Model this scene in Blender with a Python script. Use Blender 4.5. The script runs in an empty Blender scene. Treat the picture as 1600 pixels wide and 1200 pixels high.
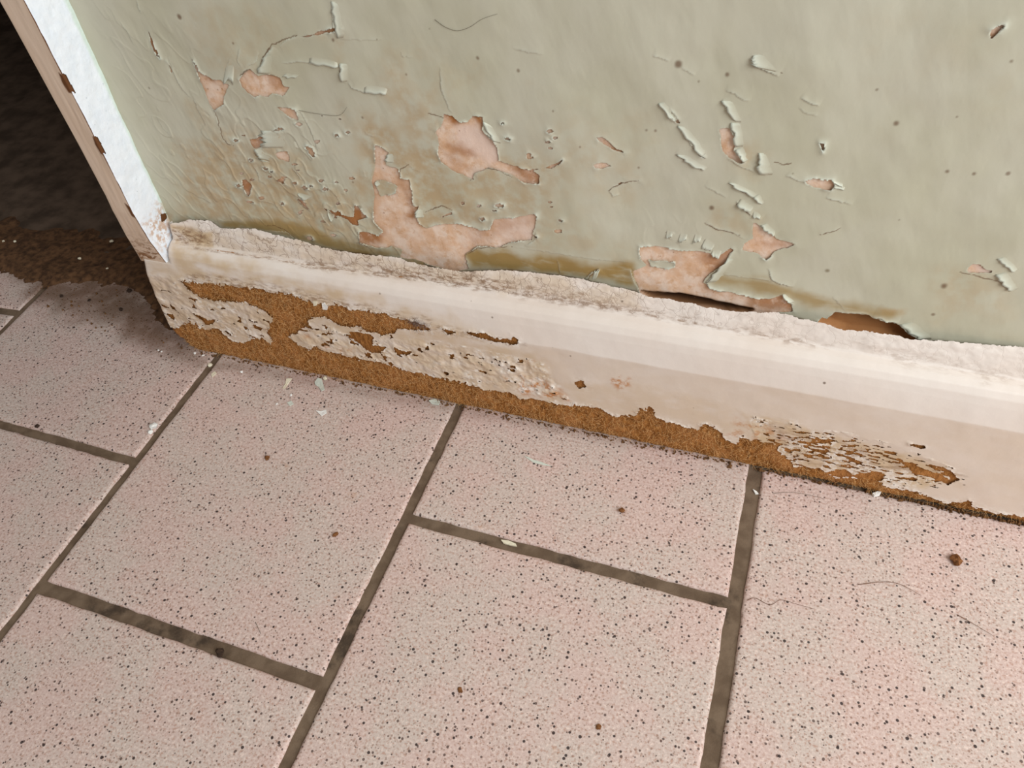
import bpy, bmesh, math, random
import numpy as np
from mathutils import Matrix, Vector

random.seed(7)
RNG = np.random.default_rng(11)
SC = bpy.context.scene
COL = SC.collection

# ------------------------------------------------------------------ camera
F_PX = 1203.9
CAM = np.array([0.38051, -0.32595, 0.40125])
R = np.array([[0.94353116, 0.32045751, -0.08399963],
              [0.18613322, -0.72255489, -0.66578439],
              [-0.27404995, 0.6125532, -0.74140084]])   # rows: right, down, forward
cd = bpy.data.cameras.new('camera')
cd.sensor_width = 36.0
cd.lens = F_PX / 1600.0 * 36.0
cd.clip_start = 0.01
cam = bpy.data.objects.new('camera', cd)
COL.objects.link(cam)
M = Matrix(((R[0][0], -R[1][0], -R[2][0], CAM[0]),
            (R[0][1], -R[1][1], -R[2][1], CAM[1]),
            (R[0][2], -R[1][2], -R[2][2], CAM[2]),
            (0, 0, 0, 1)))
cam.matrix_world = M
SC.camera = cam

# ------------------------------------------------------------------ light and exposure
world = bpy.data.worlds.new('world')
SC.world = world
world.use_nodes = True
bg = world.node_tree.nodes['Background']
bg.inputs[0].default_value = (1.0, 0.955, 0.90, 1)
bg.inputs[1].default_value = 0.34


def area_light(name, loc, target, sx, sy, power, color):
    ld = bpy.data.lights.new(name, 'AREA')
    ld.shape = 'RECTANGLE'
    ld.size, ld.size_y = sx, sy
    ld.energy = power
    ld.color = color
    o = bpy.data.objects.new(name, ld)
    COL.objects.link(o)
    o.location = loc
    d = Vector(target) - Vector(loc)
    o.rotation_euler = d.to_track_quat('-Z', 'Y').to_euler()
    return o


# daylight of the window in the right-hand wall of the room
area_light('window_light', (1.32, -0.60, 0.92), (0.28, -0.15, 0.08), 0.9, 0.9, 21.5, (0.93, 0.97, 1.0))
SC.view_settings.view_transform = 'Standard'
SC.view_settings.look = 'None'
SC.view_settings.gamma = 1
SC.view_settings.use_curve_mapping = False
SC.view_settings.exposure = 0.0


# ------------------------------------------------------------------ small helpers
def ray(px, py):
    return R.T @ np.array([(px - 800) / F_PX, (py - 600) / F_PX, 1.0])


def on_plane(px, py, axis, val):
    d = ray(px, py)
    return CAM + (val - CAM[axis]) / d[axis] * d


def on_wall(pts):
    return np.array([on_plane(x, y, 1, 0.0)[[0, 2]] for x, y in pts])


def on_floor(pts, z=0.0):
    return np.array([on_plane(x, y, 2, z)[[0, 1]] for x, y in pts])


def smooth(a, b, x):
    t = np.clip((x - a) / (b - a), 0, 1)
    return t * t * (3 - 2 * t)


def vnoise(x, y, seed):
    """value noise, 0..1"""
    rng = np.random.default_rng(seed)
    n = 256
    tab = rng.random((n, n)).astype(np.float32)
    xi = np.floor(x).astype(np.int64)
    yi = np.floor(y).astype(np.int64)
    fx = (x - xi); fy = (y - yi)
    fx = fx * fx * (3 - 2 * fx); fy = fy * fy * (3 - 2 * fy)
    x0 = xi % n; x1 = (xi + 1) % n; y0 = yi % n; y1 = (yi + 1) % n
    return ((tab[x0, y0] * (1 - fx) + tab[x1, y0] * fx) * (1 - fy)
            + (tab[x0, y1] * (1 - fx) + tab[x1, y1] * fx) * fy)


def fbm(x, y, cell, seed, octaves=3):
    s = 0; a = 1.0; t = 0
    for k in range(octaves):
        s = s + a * vnoise(x / cell * 2 ** k + 17.3 * k + 50, y / cell * 2 ** k + 9.1 * k + 50, seed + k)
        t += a; a *= 0.5
    return s / t


def seg_dist(px, py, poly, closed=True):
    """distance to a polyline; also the nearest segment's parameter (0..1 along the whole line) and offset vector"""
    n = len(poly)
    best = np.full(px.shape, 1e9); par = np.zeros(px.shape)
    vx = np.zeros(px.shape); vy = np.zeros(px.shape); sgn = np.zeros(px.shape)
    m = n if closed else n - 1
    L = [np.hypot(*(np.array(poly[(i + 1) % n]) - np.array(poly[i]))) for i in range(m)]
    tot = sum(L); acc = 0
    for i in range(m):
        ax, ay = poly[i]; bx, by = poly[(i + 1) % n]
        dx, dy = bx - ax, by - ay
        l2 = dx * dx + dy * dy + 1e-18
        t = np.clip(((px - ax) * dx + (py - ay) * dy) / l2, 0, 1)
        ex = px - ax - t * dx; ey = py - ay - t * dy
        d = ex * ex + ey * ey
        k = d < best
        best = np.where(k, d, best)
        par = np.where(k, (acc + t * L[i]) / tot, par)
        sgn = np.where(k, np.sign(-dy * ex + dx * ey), sgn)
        vx = np.where(k, ex, vx); vy = np.where(k, ey, vy)
        acc += L[i]
    return np.sqrt(best), par, vx, vy, sgn


def inside(px, py, poly):
    r = np.zeros(px.shape, bool)
    n = len(poly)
    j = n - 1
    for i in range(n):
        xi, yi = poly[i]; xj, yj = poly[j]
        if yi != yj:
            c = ((yi > py) != (yj > py)) & (px < (xj - xi) * (py - yi) / (yj - yi) + xi)
            r ^= c
        j = i
    return r


class Field:
    """a grid of (u, v) samples on a surface; windowed polygon distance fields on it"""
    def __init__(self, us, vs):
        self.us, self.vs = us, vs
        self.U, self.V = np.meshgrid(us, vs, indexing='ij')

    def win(self, poly, margin):
        p = np.array(poly)
        a = np.searchsorted(self.us, [p[:, 0].min() - margin, p[:, 0].max() + margin])
        b = np.searchsorted(self.vs, [p[:, 1].min() - margin, p[:, 1].max() + margin])
        return slice(a[0], a[1]), slice(b[0], b[1])

    def sdf_into(self, out, poly, margin=0.012, rough=None, islands=()):
        s = self.win(poly, margin)
        u, v = self.U[s], self.V[s]
        if u.size == 0:
            return
        d = seg_dist(u, v, poly)[0]
        d = np.where(inside(u, v, poly), -d, d)
        for isl in islands:
            e = seg_dist(u, v, isl)[0]
            e = np.where(inside(u, v, isl), -e, e)
            d = np.maximum(d, -e)
        if rough is not None:
            d = d + rough[s]
        out[s] = np.minimum(out[s], d)


def new_mesh(name, verts, faces, mat=None, parent=None, smooth_shade=True):
    me = bpy.data.meshes.new(name)
    verts = np.asarray(verts, dtype=np.float32)
    faces = np.asarray(faces)
    me.vertices.add(len(verts))
    me.vertices.foreach_set('co', verts.ravel())
    nf, k = faces.shape
    me.loops.add(nf * k)
    me.loops.foreach_set('vertex_index', faces.ravel().astype(np.int32))
    me.polygons.add(nf)
    me.polygons.foreach_set('loop_start', np.arange(0, nf * k, k, dtype=np.int32))
    me.polygons.foreach_set('loop_total', np.full(nf, k, dtype=np.int32))
    me.update(calc_edges=True)
    me.polygons.foreach_set('use_smooth', np.full(nf, smooth_shade))
    if mat: me.materials.append(mat)
    o = bpy.data.objects.new(name, me)
    COL.objects.link(o)
    if parent: o.parent = parent
    return o


def grid_mesh(name, P, keep, attrs, mat, parent=None, flip=False):
    """P (n,m,3); keep: bool per face (n-1,m-1)"""
    n, m, _ = P.shape
    idx = np.arange(n * m).reshape(n, m)
    q = np.stack([idx[:-1, :-1], idx[1:, :-1], idx[1:, 1:], idx[:-1, 1:]], -1)[keep]
    if flip: q = q[:, ::-1]
    used = np.zeros(n * m, bool); used[q.ravel()] = True
    remap = np.cumsum(used) - 1
    o = new_mesh(name, P.reshape(-1, 3)[used], remap[q], mat, parent)
    for k, a in attrs.items():
        at = o.data.attributes.new(k, 'FLOAT', 'POINT')
        at.data.foreach_set('value', a.reshape(-1)[used].astype(np.float32))
    return o


def tag(o, label=None, cat=None, group=None, kind=None):
    if label: o['label'] = label
    if cat: o['category'] = cat
    if group: o['group'] = group
    if kind: o['kind'] = kind
    return o


def bm_obj(name, bm, mat=None, parent=None, smooth_shade=False):
    me = bpy.data.meshes.new(name)
    bm.normal_update()
    bm.to_mesh(me); bm.free()
    for p in me.polygons: p.use_smooth = smooth_shade
    if mat: me.materials.append(mat)
    o = bpy.data.objects.new(name, me)
    COL.objects.link(o)
    if parent: o.parent = parent
    return o


def box_bm(bm, x0, x1, y0, y1, z0, z1):
    v = [bm.verts.new(c) for c in ((x0, y0, z0), (x1, y0, z0), (x1, y1, z0), (x0, y1, z0),
                                   (x0, y0, z1), (x1, y0, z1), (x1, y1, z1), (x0, y1, z1))]
    for f in ((0, 3, 2, 1), (4, 5, 6, 7), (0, 1, 5, 4), (1, 2, 6, 5), (2, 3, 7, 6), (3, 0, 4, 7)):
        bm.faces.new([v[i] for i in f])


# ------------------------------------------------------------------ node helpers
class NT:
    def __init__(self, name, rough=0.6, spec=0.3):
        self.m = bpy.data.materials.new(name)
        self.m.use_nodes = True
        self.t = self.m.node_tree
        self.b = self.t.nodes['Principled BSDF']
        self.b.inputs['Roughness'].default_value = rough
        self.b.inputs['Specular IOR Level'].default_value = spec
        self.pos = self.t.nodes.new('ShaderNodeNewGeometry').outputs['Position']

    def link(self, a, b): self.t.links.new(a, b)

    def vec(self, scale=(1, 1, 1), loc=(0, 0, 0), rot=(0, 0, 0), src=None):
        n = self.t.nodes.new('ShaderNodeMapping')
        n.inputs['Scale'].default_value = scale
        n.inputs['Location'].default_value = loc
        n.inputs['Rotation'].default_value = rot
        self.link(src or self.pos, n.inputs['Vector'])
        return n.outputs[0]

    def noise(self, scale, detail=3, rough=0.55, vec=None, dist=0.0, col=False):
        n = self.t.nodes.new('ShaderNodeTexNoise')
        n.inputs['Scale'].default_value = scale
        n.inputs['Detail'].default_value = detail
        n.inputs['Roughness'].default_value = rough
        n.inputs['Distortion'].default_value = dist
        self.link(vec or self.pos, n.inputs['Vector'])
        return n.outputs[1 if col else 0]

    def voronoi(self, scale, feature='F1', vec=None, dims='3D', rnd=1.0):
        n = self.t.nodes.new('ShaderNodeTexVoronoi')
        n.voronoi_dimensions = dims
        n.feature = feature
        n.inputs['Scale'].default_value = scale
        n.inputs['Randomness'].default_value = rnd
        self.link(vec or self.pos, n.inputs['Vector'])
        return n.outputs

    def ramp(self, src, a, b, va=0.0, vb=1.0):
        n = self.t.nodes.new('ShaderNodeMapRange')
        n.interpolation_type = 'SMOOTHSTEP'
        n.inputs[1].default_value = a; n.inputs[2].default_value = b
        n.inputs[3].default_value = va; n.inputs[4].default_value = vb
        self.link(src, n.inputs[0])
        return n.outputs[0]

    def math(self, op, a, b=None, clamp=False):
        n = self.t.nodes.new('ShaderNodeMath')
        n.operation = op; n.use_clamp = clamp
        for i, x in enumerate((a, b)):
            if x is None: continue
            if isinstance(x, (int, float)): n.inputs[i].default_value = x
            else: self.link(x, n.inputs[i])
        return n.outputs[0]

    def mix(self, fac, a, b, mode='MIX'):
        n = self.t.nodes.new('ShaderNodeMix')
        n.data_type = 'RGBA'; n.blend_type = mode
        for i, x in ((0, fac), (6, a), (7, b)):
            if isinstance(x, (int, float)): n.inputs[i].default_value = x
            elif isinstance(x, tuple): n.inputs[i].default_value = (*x, 1) if len(x) == 3 else x
            else: self.link(x, n.inputs[i])
        return n.outputs[2]

    def attr(self, name):
        n = self.t.nodes.new('ShaderNodeAttribute')
        n.attribute_name = name
        return n.outputs['Fac']

    def sep(self, col):
        n = self.t.nodes.new('ShaderNodeSeparateColor')
        self.link(col, n.inputs[0])
        return n.outputs

    def dots(self, scale, frac, r0, r1, vec=None):
        """sparse round specks: mask 0..1"""
        v = self.voronoi(scale, vec=vec)
        c = self.sep(v['Color'])
        rad = self.math('MULTIPLY', self.ramp(c[0], 1 - frac, 1.0, r0, r1), 1.0)
        on = self.math('GREATER_THAN', c[0], 1 - frac)
        d = self.math('SUBTRACT', rad, v['Distance'])
        return self.math('MULTIPLY', self.ramp(d, -0.01, 0.05), on)

    def bump(self, h, strength=0.3, dist=0.001, prev=None):
        n = self.t.nodes.new('ShaderNodeBump')
        n.inputs['Strength'].default_value = strength
        n.inputs['Distance'].default_value = dist
        self.link(h, n.inputs['Height'])
        if prev is not None: self.link(prev, n.inputs['Normal'])
        return n.outputs[0]

    def done(self, color, normal=None, rough=None):
        if isinstance(color, tuple): self.b.inputs['Base Color'].default_value = (*color, 1)
        else: self.link(color, self.b.inputs['Base Color'])
        if normal is not None: self.link(normal, self.b.inputs['Normal'])
        if rough is not None: self.link(rough, self.b.inputs['Roughness'])
        return self.m


def srgb(r, g, b):
    f = lambda c: (c / 12.92 if c <= 0.04045 else ((c + 0.055) / 1.055) ** 2.4)
    return (f(r / 255), f(g / 255), f(b / 255))


# ------------------------------------------------------------------ materials
def mat_green():
    n = NT('sage_paint', 0.55, 0.25)
    base = n.mix(n.ramp(n.noise(14, 4), 0.35, 0.65), srgb(194, 190, 166), srgb(202, 198, 178))
    strokes = n.noise(90, 4, vec=n.vec((1, 1, 0.12), rot=(0, 0.5, 0)))
    base = n.mix(n.ramp(strokes, 0.45, 0.8, 0, 0.12), base, srgb(178, 172, 145))
    # damp brown tint, ochre old coat, brown specks
    st = n.math('MULTIPLY', n.attr('stain'), n.ramp(n.noise(120, 4), 0.3, 0.62))
    base = n.mix(st, base, srgb(186, 158, 118))
    oc = n.math('MULTIPLY', n.attr('ochre'), n.ramp(n.noise(160, 4, vec=n.vec((0.35, 1, 1))), 0.15, 0.5))
    base = n.mix(oc, base, srgb(164, 136, 84))
    base = n.mix(n.math('MULTIPLY', n.attr('torn'), 0.75), base, srgb(224, 234, 222))  # pale broken film edge, with its bright highlight painted in
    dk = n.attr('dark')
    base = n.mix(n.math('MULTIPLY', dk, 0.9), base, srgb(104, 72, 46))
    sp = n.dots(46, 0.22, 0.03, 0.075)
    base = n.mix(n.math('MULTIPLY', sp, 0.75), base, srgb(120, 104, 76))
    h = n.math('ADD', n.math('MULTIPLY', n.noise(320, 5, 0.6), 0.5),
               n.math('MULTIPLY', n.noise(140, 4, vec=n.vec((1, 1, 0.25), rot=(0, 0.35, 0))), 0.7))
    return n.done(base, n.bump(h, 0.22, 0.0005))


def mat_plaster():
    n = NT('salmon_plaster', 0.85, 0.15)
    base = n.mix(n.ramp(n.noise(95, 5, .6), 0.38, 0.62), srgb(226, 188, 156), srgb(236, 212, 192))
    base = n.mix(n.ramp(n.noise(210, 5, .65), 0.5, 0.66, 0, 0.55), base, srgb(208, 162, 120))
    base = n.mix(n.math('MULTIPLY', n.attr('pale'), 0.85), base, srgb(234, 208, 192))
    br = n.math('MULTIPLY', n.attr('brown'), n.ramp(n.noise(200, 4), 0.2, 0.5))
    base = n.mix(br, base, srgb(172, 116, 70))
    base = n.mix(n.attr('hollow'), base, srgb(178, 126, 80))
    base = n.mix(n.attr('deep_shade'), base, srgb(74, 48, 32))  # shade of the deepest gap painted as dark brown
    sp = n.dots(300, 0.12, 0.08, 0.2)
    base = n.mix(n.math('MULTIPLY', sp, 0.5), base, srgb(150, 100, 66))
    return n.done(base, n.bump(n.noise(400, 5, 0.65), 0.4, 0.0006))


def mat_white():
    n = NT('cream_skirting_paint', 0.42, 0.35)
    base = n.mix(n.ramp(n.noise(10, 3), 0.35, 0.65), srgb(228, 214, 202), srgb(232, 221, 211))
    base = n.mix(n.math('MULTIPLY', n.attr('lower'), 0.42), base, n.mix(n.ramp(n.noise(30, 3), .35, .65), srgb(218, 200, 182), srgb(212, 190, 168)))
    st = n.math('MULTIPLY', n.attr('stain'), n.ramp(n.noise(110, 5, vec=n.vec((0.5, 1, 1))), 0.22, 0.62))
    base = n.mix(st, base, srgb(206, 180, 146))
    dt = n.math('MULTIPLY', n.attr('dirt'), n.ramp(n.noise(520, 4, 0.65, vec=n.vec((0.35, 1, 1))), 0.42, 0.62))
    base = n.mix(n.math('MULTIPLY', dt, 0.82), base, srgb(140, 106, 76))
    ru = n.math('MULTIPLY', n.attr('rust'), n.ramp(n.noise(190, 5, 0.65), 0.45, 0.62))
    base = n.mix(ru, base, srgb(190, 126, 70))
    rm = n.math('MULTIPLY', n.attr('rim'), n.ramp(n.noise(420, 4), 0.42, 0.55))
    base = n.mix(rm, base, srgb(242, 234, 224))
    # crackle of the old paint on the bead
    w = n.noise(110, 3, col=True)
    cv = n.mix(0.012, n.pos, w, 'ADD')
    v1 = n.voronoi(95, 'DISTANCE_TO_EDGE', vec=n.vec((1, 1, 0.8), src=cv))['Distance']
    v2 = n.voronoi(260, 'DISTANCE_TO_EDGE', vec=n.vec((1, 1, 0.6), src=cv))['Distance']
    gate = n.ramp(n.noise(60, 2), 0.42, 0.56)
    ck = n.math('MAXIMUM', n.ramp(v1, 0.0, 0.035, 1, 0),
                n.math('MULTIPLY', n.math('MULTIPLY', n.ramp(v2, 0.0, 0.06, 1, 0), gate), 0.6))
    ck = n.math('MULTIPLY', ck, n.attr('crackle'))
    base = n.mix(n.math('MULTIPLY', ck, 0.5), base, srgb(132, 98, 72))
    sp = n.dots(80, 0.42, 0.03, 0.085)
    base = n.mix(n.math('MULTIPLY', sp, 0.8), base, srgb(105, 84, 66))
    h = n.math('SUBTRACT', n.math('MULTIPLY', n.noise(260, 4), 0.5), ck)
    return n.done(base, n.bump(h, 0.4, 0.0006))


def mat_mdf():
    n = NT('swollen_fibreboard', 0.95, 0.1)
    f = n.noise(500, 5, 0.7, vec=n.vec((1, 1, 0.3), rot=(0, 0.3, 0)))
    base = n.mix(n.ramp(f, 0.32, 0.68), srgb(128, 80, 36), srgb(186, 128, 70))
    base = n.mix(n.ramp(n.noise(60, 4), 0.45, 0.7, 0, 0.6), base, srgb(196, 136, 82))
    base = n.mix(n.ramp(n.noise(90, 4), 0.58, 0.75, 0, 0.7), base, srgb(104, 66, 32))
    h = n.math('ADD', f, n.noise(1100, 3))
    return n.done(base, n.bump(h, 0.9, 0.0012))


def mat_tile():
    n = NT('speckled_pink_tile', 0.62, 0.25)
    base = n.mix(n.ramp(n.noise(22, 3), 0.38, 0.62), srgb(209, 183, 174), srgb(204, 187, 177))
    grain = n.noise(640, 3, 0.65)
    base = n.mix(n.ramp(grain, 0.34, 0.5, 0.9, 0), base, srgb(186, 150, 134))
    base = n.mix(n.ramp(grain, 0.52, 0.68, 0, 0.9), base, srgb(230, 207, 195))
    d0 = n.dots(560, 0.75, 0.16, 0.36)
    base = n.mix(n.math('MULTIPLY', d0, 0.6), base, srgb(138, 108, 92))
    d2 = n.dots(340, 0.72, 0.14, 0.27)
    base = n.mix(n.math('MULTIPLY', d2, 0.85), base, srgb(84, 64, 58))
    d1 = n.dots(235, 0.76, 0.11, 0.215)
    base = n.mix(n.math('MULTIPLY', d1, 0.92), base, srgb(44, 32, 32))
    # rusty traces of old spills, dirt rubbed in towards the skirting corner
    rs = n.ramp(n.noise(34, 4, 0.6), 0.66, 0.76, 0, 0.4)
    base = n.mix(rs, base, srgb(190, 138, 100))
    dt = n.math('MULTIPLY', n.attr('dirt'), n.ramp(n.noise(80, 4), 0.15, 0.6, 0.6, 1.0))
    base = n.mix(n.math('MULTIPLY', dt, 0.88), base, srgb(106, 78, 56))
    return n.done(base, n.bump(grain, 0.25, 0.0004))


def mat_grout():
    n = NT('grey_brown_grout', 0.95, 0.1)
    base = n.mix(n.ramp(n.noise(90, 4), 0.35, 0.65), srgb(104, 86, 70), srgb(124, 105, 87))
    base = n.mix(n.ramp(n.noise(38, 5, .6), 0.55, 0.68, 0, 0.85), base, srgb(66, 55, 46))
    return n.done(base, n.bump(n.noise(1300, 4, 0.7), 0.5, 0.0006))


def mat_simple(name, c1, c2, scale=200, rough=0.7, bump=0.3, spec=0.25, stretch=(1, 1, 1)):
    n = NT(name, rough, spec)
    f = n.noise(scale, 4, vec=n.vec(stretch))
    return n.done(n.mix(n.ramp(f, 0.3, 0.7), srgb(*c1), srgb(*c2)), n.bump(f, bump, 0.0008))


def mat_frame_white():
    n = NT('white_gloss_paint', 0.4, 0.35)
    base = n.mix(n.ramp(n.noise(160, 4), 0.35, 0.7), srgb(240, 245, 250), srgb(232, 239, 246))
    base = n.mix(n.math('MULTIPLY', n.attr('green'), 0.7), base, srgb(205, 224, 206))
    wr = n.math('MULTIPLY', n.attr('wear'), n.ramp(n.noise(330, 4), 0.42, 0.6))
    base = n.mix(wr, base, srgb(198, 160, 126))
    sp = n.dots(420, 0.10, 0.05, 0.2)
    base = n.mix(n.math('MULTIPLY', sp, 0.4), base, srgb(150, 160, 172))
    return n.done(base, n.bump(n.noise(600, 4), 0.35, 0.0006))


def mat_frame_wood():
    n = NT('worn_beige_wood', 0.7, 0.2)
    g = n.noise(240, 4, vec=n.vec((1, 1, 0.06)), dist=0.4)
    base = n.mix(n.ramp(g, 0.35, 0.65), srgb(214, 189, 166), srgb(222, 199, 178))
    base = n.mix(n.attr('chip'), base, srgb(104, 66, 38))
    kn = n.math('MULTIPLY', n.attr('knot'), n.ramp(n.noise(230, 3, vec=n.vec((0.6, 1, 1)), dist=1.5), 0.42, 0.58))
    base = n.mix(kn, base, srgb(140, 100, 66))
    ed = n.attr('edge')
    base = n.mix(n.math('MULTIPLY', ed, 0.6), base, srgb(214, 196, 176))
    return n.done(base, n.bump(g, 0.4, 0.0006))


GREEN, PLASTER, WHITE, MDF, TILE, GROUT = mat_green(), mat_plaster(), mat_white(), mat_mdf(), mat_tile(), mat_grout()
FRAME_WHITE, FRAME_WOOD = mat_frame_white(), mat_frame_wood()
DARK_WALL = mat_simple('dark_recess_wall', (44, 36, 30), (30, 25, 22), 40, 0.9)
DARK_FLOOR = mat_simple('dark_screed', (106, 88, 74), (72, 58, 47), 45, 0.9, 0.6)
DIRT = mat_simple('brown_dirt', (112, 80, 54), (70, 48, 32), 200, 0.95, 0.9)
CRUMB = mat_simple('brown_crumbs', (126, 88, 52), (70, 48, 30), 900, 0.95, 0.5)
FIBRE = mat_simple('board_fibre', (206, 152, 92), (228, 184, 128), 500, 0.9, 0.1)
CHIP_CREAM = mat_simple('cream_chip', (232, 224, 200), (222, 210, 184), 400, 0.6)
CHIP_PALE = mat_simple('pale_green_chip', (214, 218, 204), (202, 208, 196), 400, 0.6)
CHIP_WHITE = mat_simple('white_chip', (244, 242, 236), (232, 230, 224), 400, 0.6)
BROWN_BIT = mat_simple('brown_bit', (104, 66, 36), (142, 94, 56), 700, 0.9, 0.6)
DARK_BIT = mat_simple('dark_bit', (46, 34, 28), (70, 52, 40), 700, 0.9, 0.6)
HAIR_BROWN = mat_simple('brown_hair', (120, 80, 56), (98, 66, 48), 300, 0.6, 0.0)
HAIR_GREY = mat_simple('grey_hair', (120, 112, 96), (104, 96, 82), 300, 0.6, 0.0)
DUST = mat_simple('grey_dust', (150, 134, 126), (110, 94, 90), 500, 0.95, 0.2)

# ------------------------------------------------------------------ the wall: traced marks of the peeling paint (pixels of the photograph, laid on the wall plane)
HOLES = [  # outline, islands
 ([(695,177),(707,180),(717,190),(732,191),(739,179),(755,182),(754,202),(770,218),(778,232),(780,250),(790,254),(800,257),(818,262),(838,268),(845,274),(842,285),(820,284),(800,272),(780,265),(765,261),(742,270),(740,280),(732,277),(725,272),(715,270),(690,252),(685,237),(687,225),(683,205),(690,195)], []),
 ([(376,124),(384,112),(392,107),(404,116),(425,116),(437,120),(443,134),(455,136),(443,150),(437,147),(428,145),(420,150),(408,148),(400,151),(388,142),(380,134)], []),
 ([(303,96),(312,114),(320,116),(326,120),(332,124),(346,125),(349,129),(360,131),(354,143),(349,150),(352,163),(336,171),(328,162),(321,148),(314,128)], []),
 ([(433,166),(450,168),(462,170),(466,186),(455,182),(443,173)], []),
 ([(587,225),(600,230),(607,238),(601,250),(604,258),(615,260),(622,262),(628,277),(640,280),(644,300),(646,318),(650,322),(655,322),(650,333),(653,342),(657,350),(668,357),(680,352),(700,350),(722,350),(735,355),(750,360),(765,358),(771,342),(800,340),(812,337),(838,333),(839,345),(834,360),(832,375),(812,375),(800,378),(782,386),(765,385),(745,384),(735,392),(727,398),(733,420),(715,424),(690,418),(672,412),(650,406),(625,402),(628,390),(612,384),(600,387),(585,386),(563,378),(562,360),(575,362),(592,368),(600,360),(593,352),(586,345),(585,325),(586,305),(583,280),(587,250)],
  [[(588,281),(600,281),(612,284),(622,290),(620,300),(605,305),(596,305),(588,292)],
   [(604,242),(613,238),(618,246),(617,256),(606,257),(602,250)],
   [(660,330),(690,320),(706,328),(700,335),(690,345),(672,350),(662,345)],
   [(565,348),(575,346),(590,350),(592,358),(585,362),(570,360),(562,354)]]),
 ([(556,319),(562,322),(566,330),(575,338),(566,341),(560,343),(562,352),(552,350),(545,342),(533,337),(510,328),(508,324),(530,332),(545,337),(553,338)], []),
 ([(1000,385),(1037,386),(1050,390),(1092,392),(1112,396),(1118,401),(1142,388),(1145,390),(1130,412),(1118,420),(1103,436),(1100,441),(1112,450),(1150,457),(1175,464),(1205,465),(1222,460),(1238,473),(1238,484),(1205,487),(1175,487),(1087,470),(1007,463),(998,455),(995,442),(988,424),(1012,415),(1000,405)],
  [[(1014,407),(1035,408),(1056,408),(1055,418),(1040,421),(1016,417)]]),
 ([(1176,346),(1183,347),(1190,355),(1197,360),(1208,368),(1212,372),(1225,376),(1243,380),(1230,387),(1228,386),(1210,392),(1203,400),(1197,404),(1180,393),(1160,390),(1163,380),(1177,372),(1176,360)], []),
 ([(1125,202),(1138,199),(1148,212),(1150,225),(1146,236),(1160,250),(1162,252),(1155,253),(1140,245),(1129,232),(1127,218)], []),
 ([(1258,281),(1275,278),(1300,281),(1305,288),(1298,296),(1290,294),(1275,291),(1262,286)], []),
 ([(1512,421),(1520,412),(1530,410),(1540,418),(1552,420),(1550,425),(1530,426),(1514,424)], []),
 ([(927,256),(935,253),(948,253),(955,259),(940,264),(930,262)], []),
 ([(391,217),(402,215),(411,208),(413,222),(411,231),(398,230),(393,224)], []),
 ([(430,238),(448,236),(453,245),(453,252),(447,251),(436,247)], []),
 ([(484,231),(490,232),(495,243),(490,244),(484,238)], []),
 ([(432,281),(442,278),(450,289),(444,287)], []),
 ([(378,280),(384,280),(394,289),(392,300),(389,305),(384,296),(380,288)], []),
 ([(466,311),(474,314),(486,330),(482,327),(474,322)], []),
 ([(930,213),(940,214),(952,222),(960,231),(975,238),(960,234),(946,226),(936,220)], []),
 ([(470,57),(485,53),(500,47),(522,43),(534,43),(530,46),(512,51),(497,54),(480,58)], []),
 ([(232,46),(236,56),(243,72),(251,90),(246,84),(238,68)], []),
 ([(1040,163),(1060,187),(1062,192),(1058,191)], []),
 ([(690,338),(700,333),(708,331),(706,335),(696,338),(692,341)], []),
 ([(998,283),(985,284),(972,287),(958,294),(950,298),(958,291),(970,285)], []),
 ([(860,259),(880,247),(875,256),(862,261),(848,263),(828,266),(838,262),(850,261)], []),
 ([(1095,242),(1102,246),(1098,243)], []),
 ([(1547,45),(1560,38),(1570,36),(1568,41),(1556,50),(1549,57)], []),
 ([(1281,222),(1288,223),(1289,230),(1286,236),(1283,230)], []),
 ([(262,96),(268,104),(271,112),(268,114)], []),
]
GAPS = [  # hollows behind the bulging film above the skirting: outline, depth
 ([(1003,457),(1010,459),(1040,460),(1062,461),(1090,466),(1120,473),(1150,479),(1175,483),(1170,487),(1130,486),(1095,480),(1060,474),(1030,468),(1013,464)], 0.012),
 ([(1275,505),(1285,495),(1292,497),(1305,487),(1325,489),(1357,491),(1363,496),(1390,501),(1402,505),(1412,512),(1420,522),(1437,529),(1415,536),(1365,525),(1322,520),(1292,510)], 0.0055),
]
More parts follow.
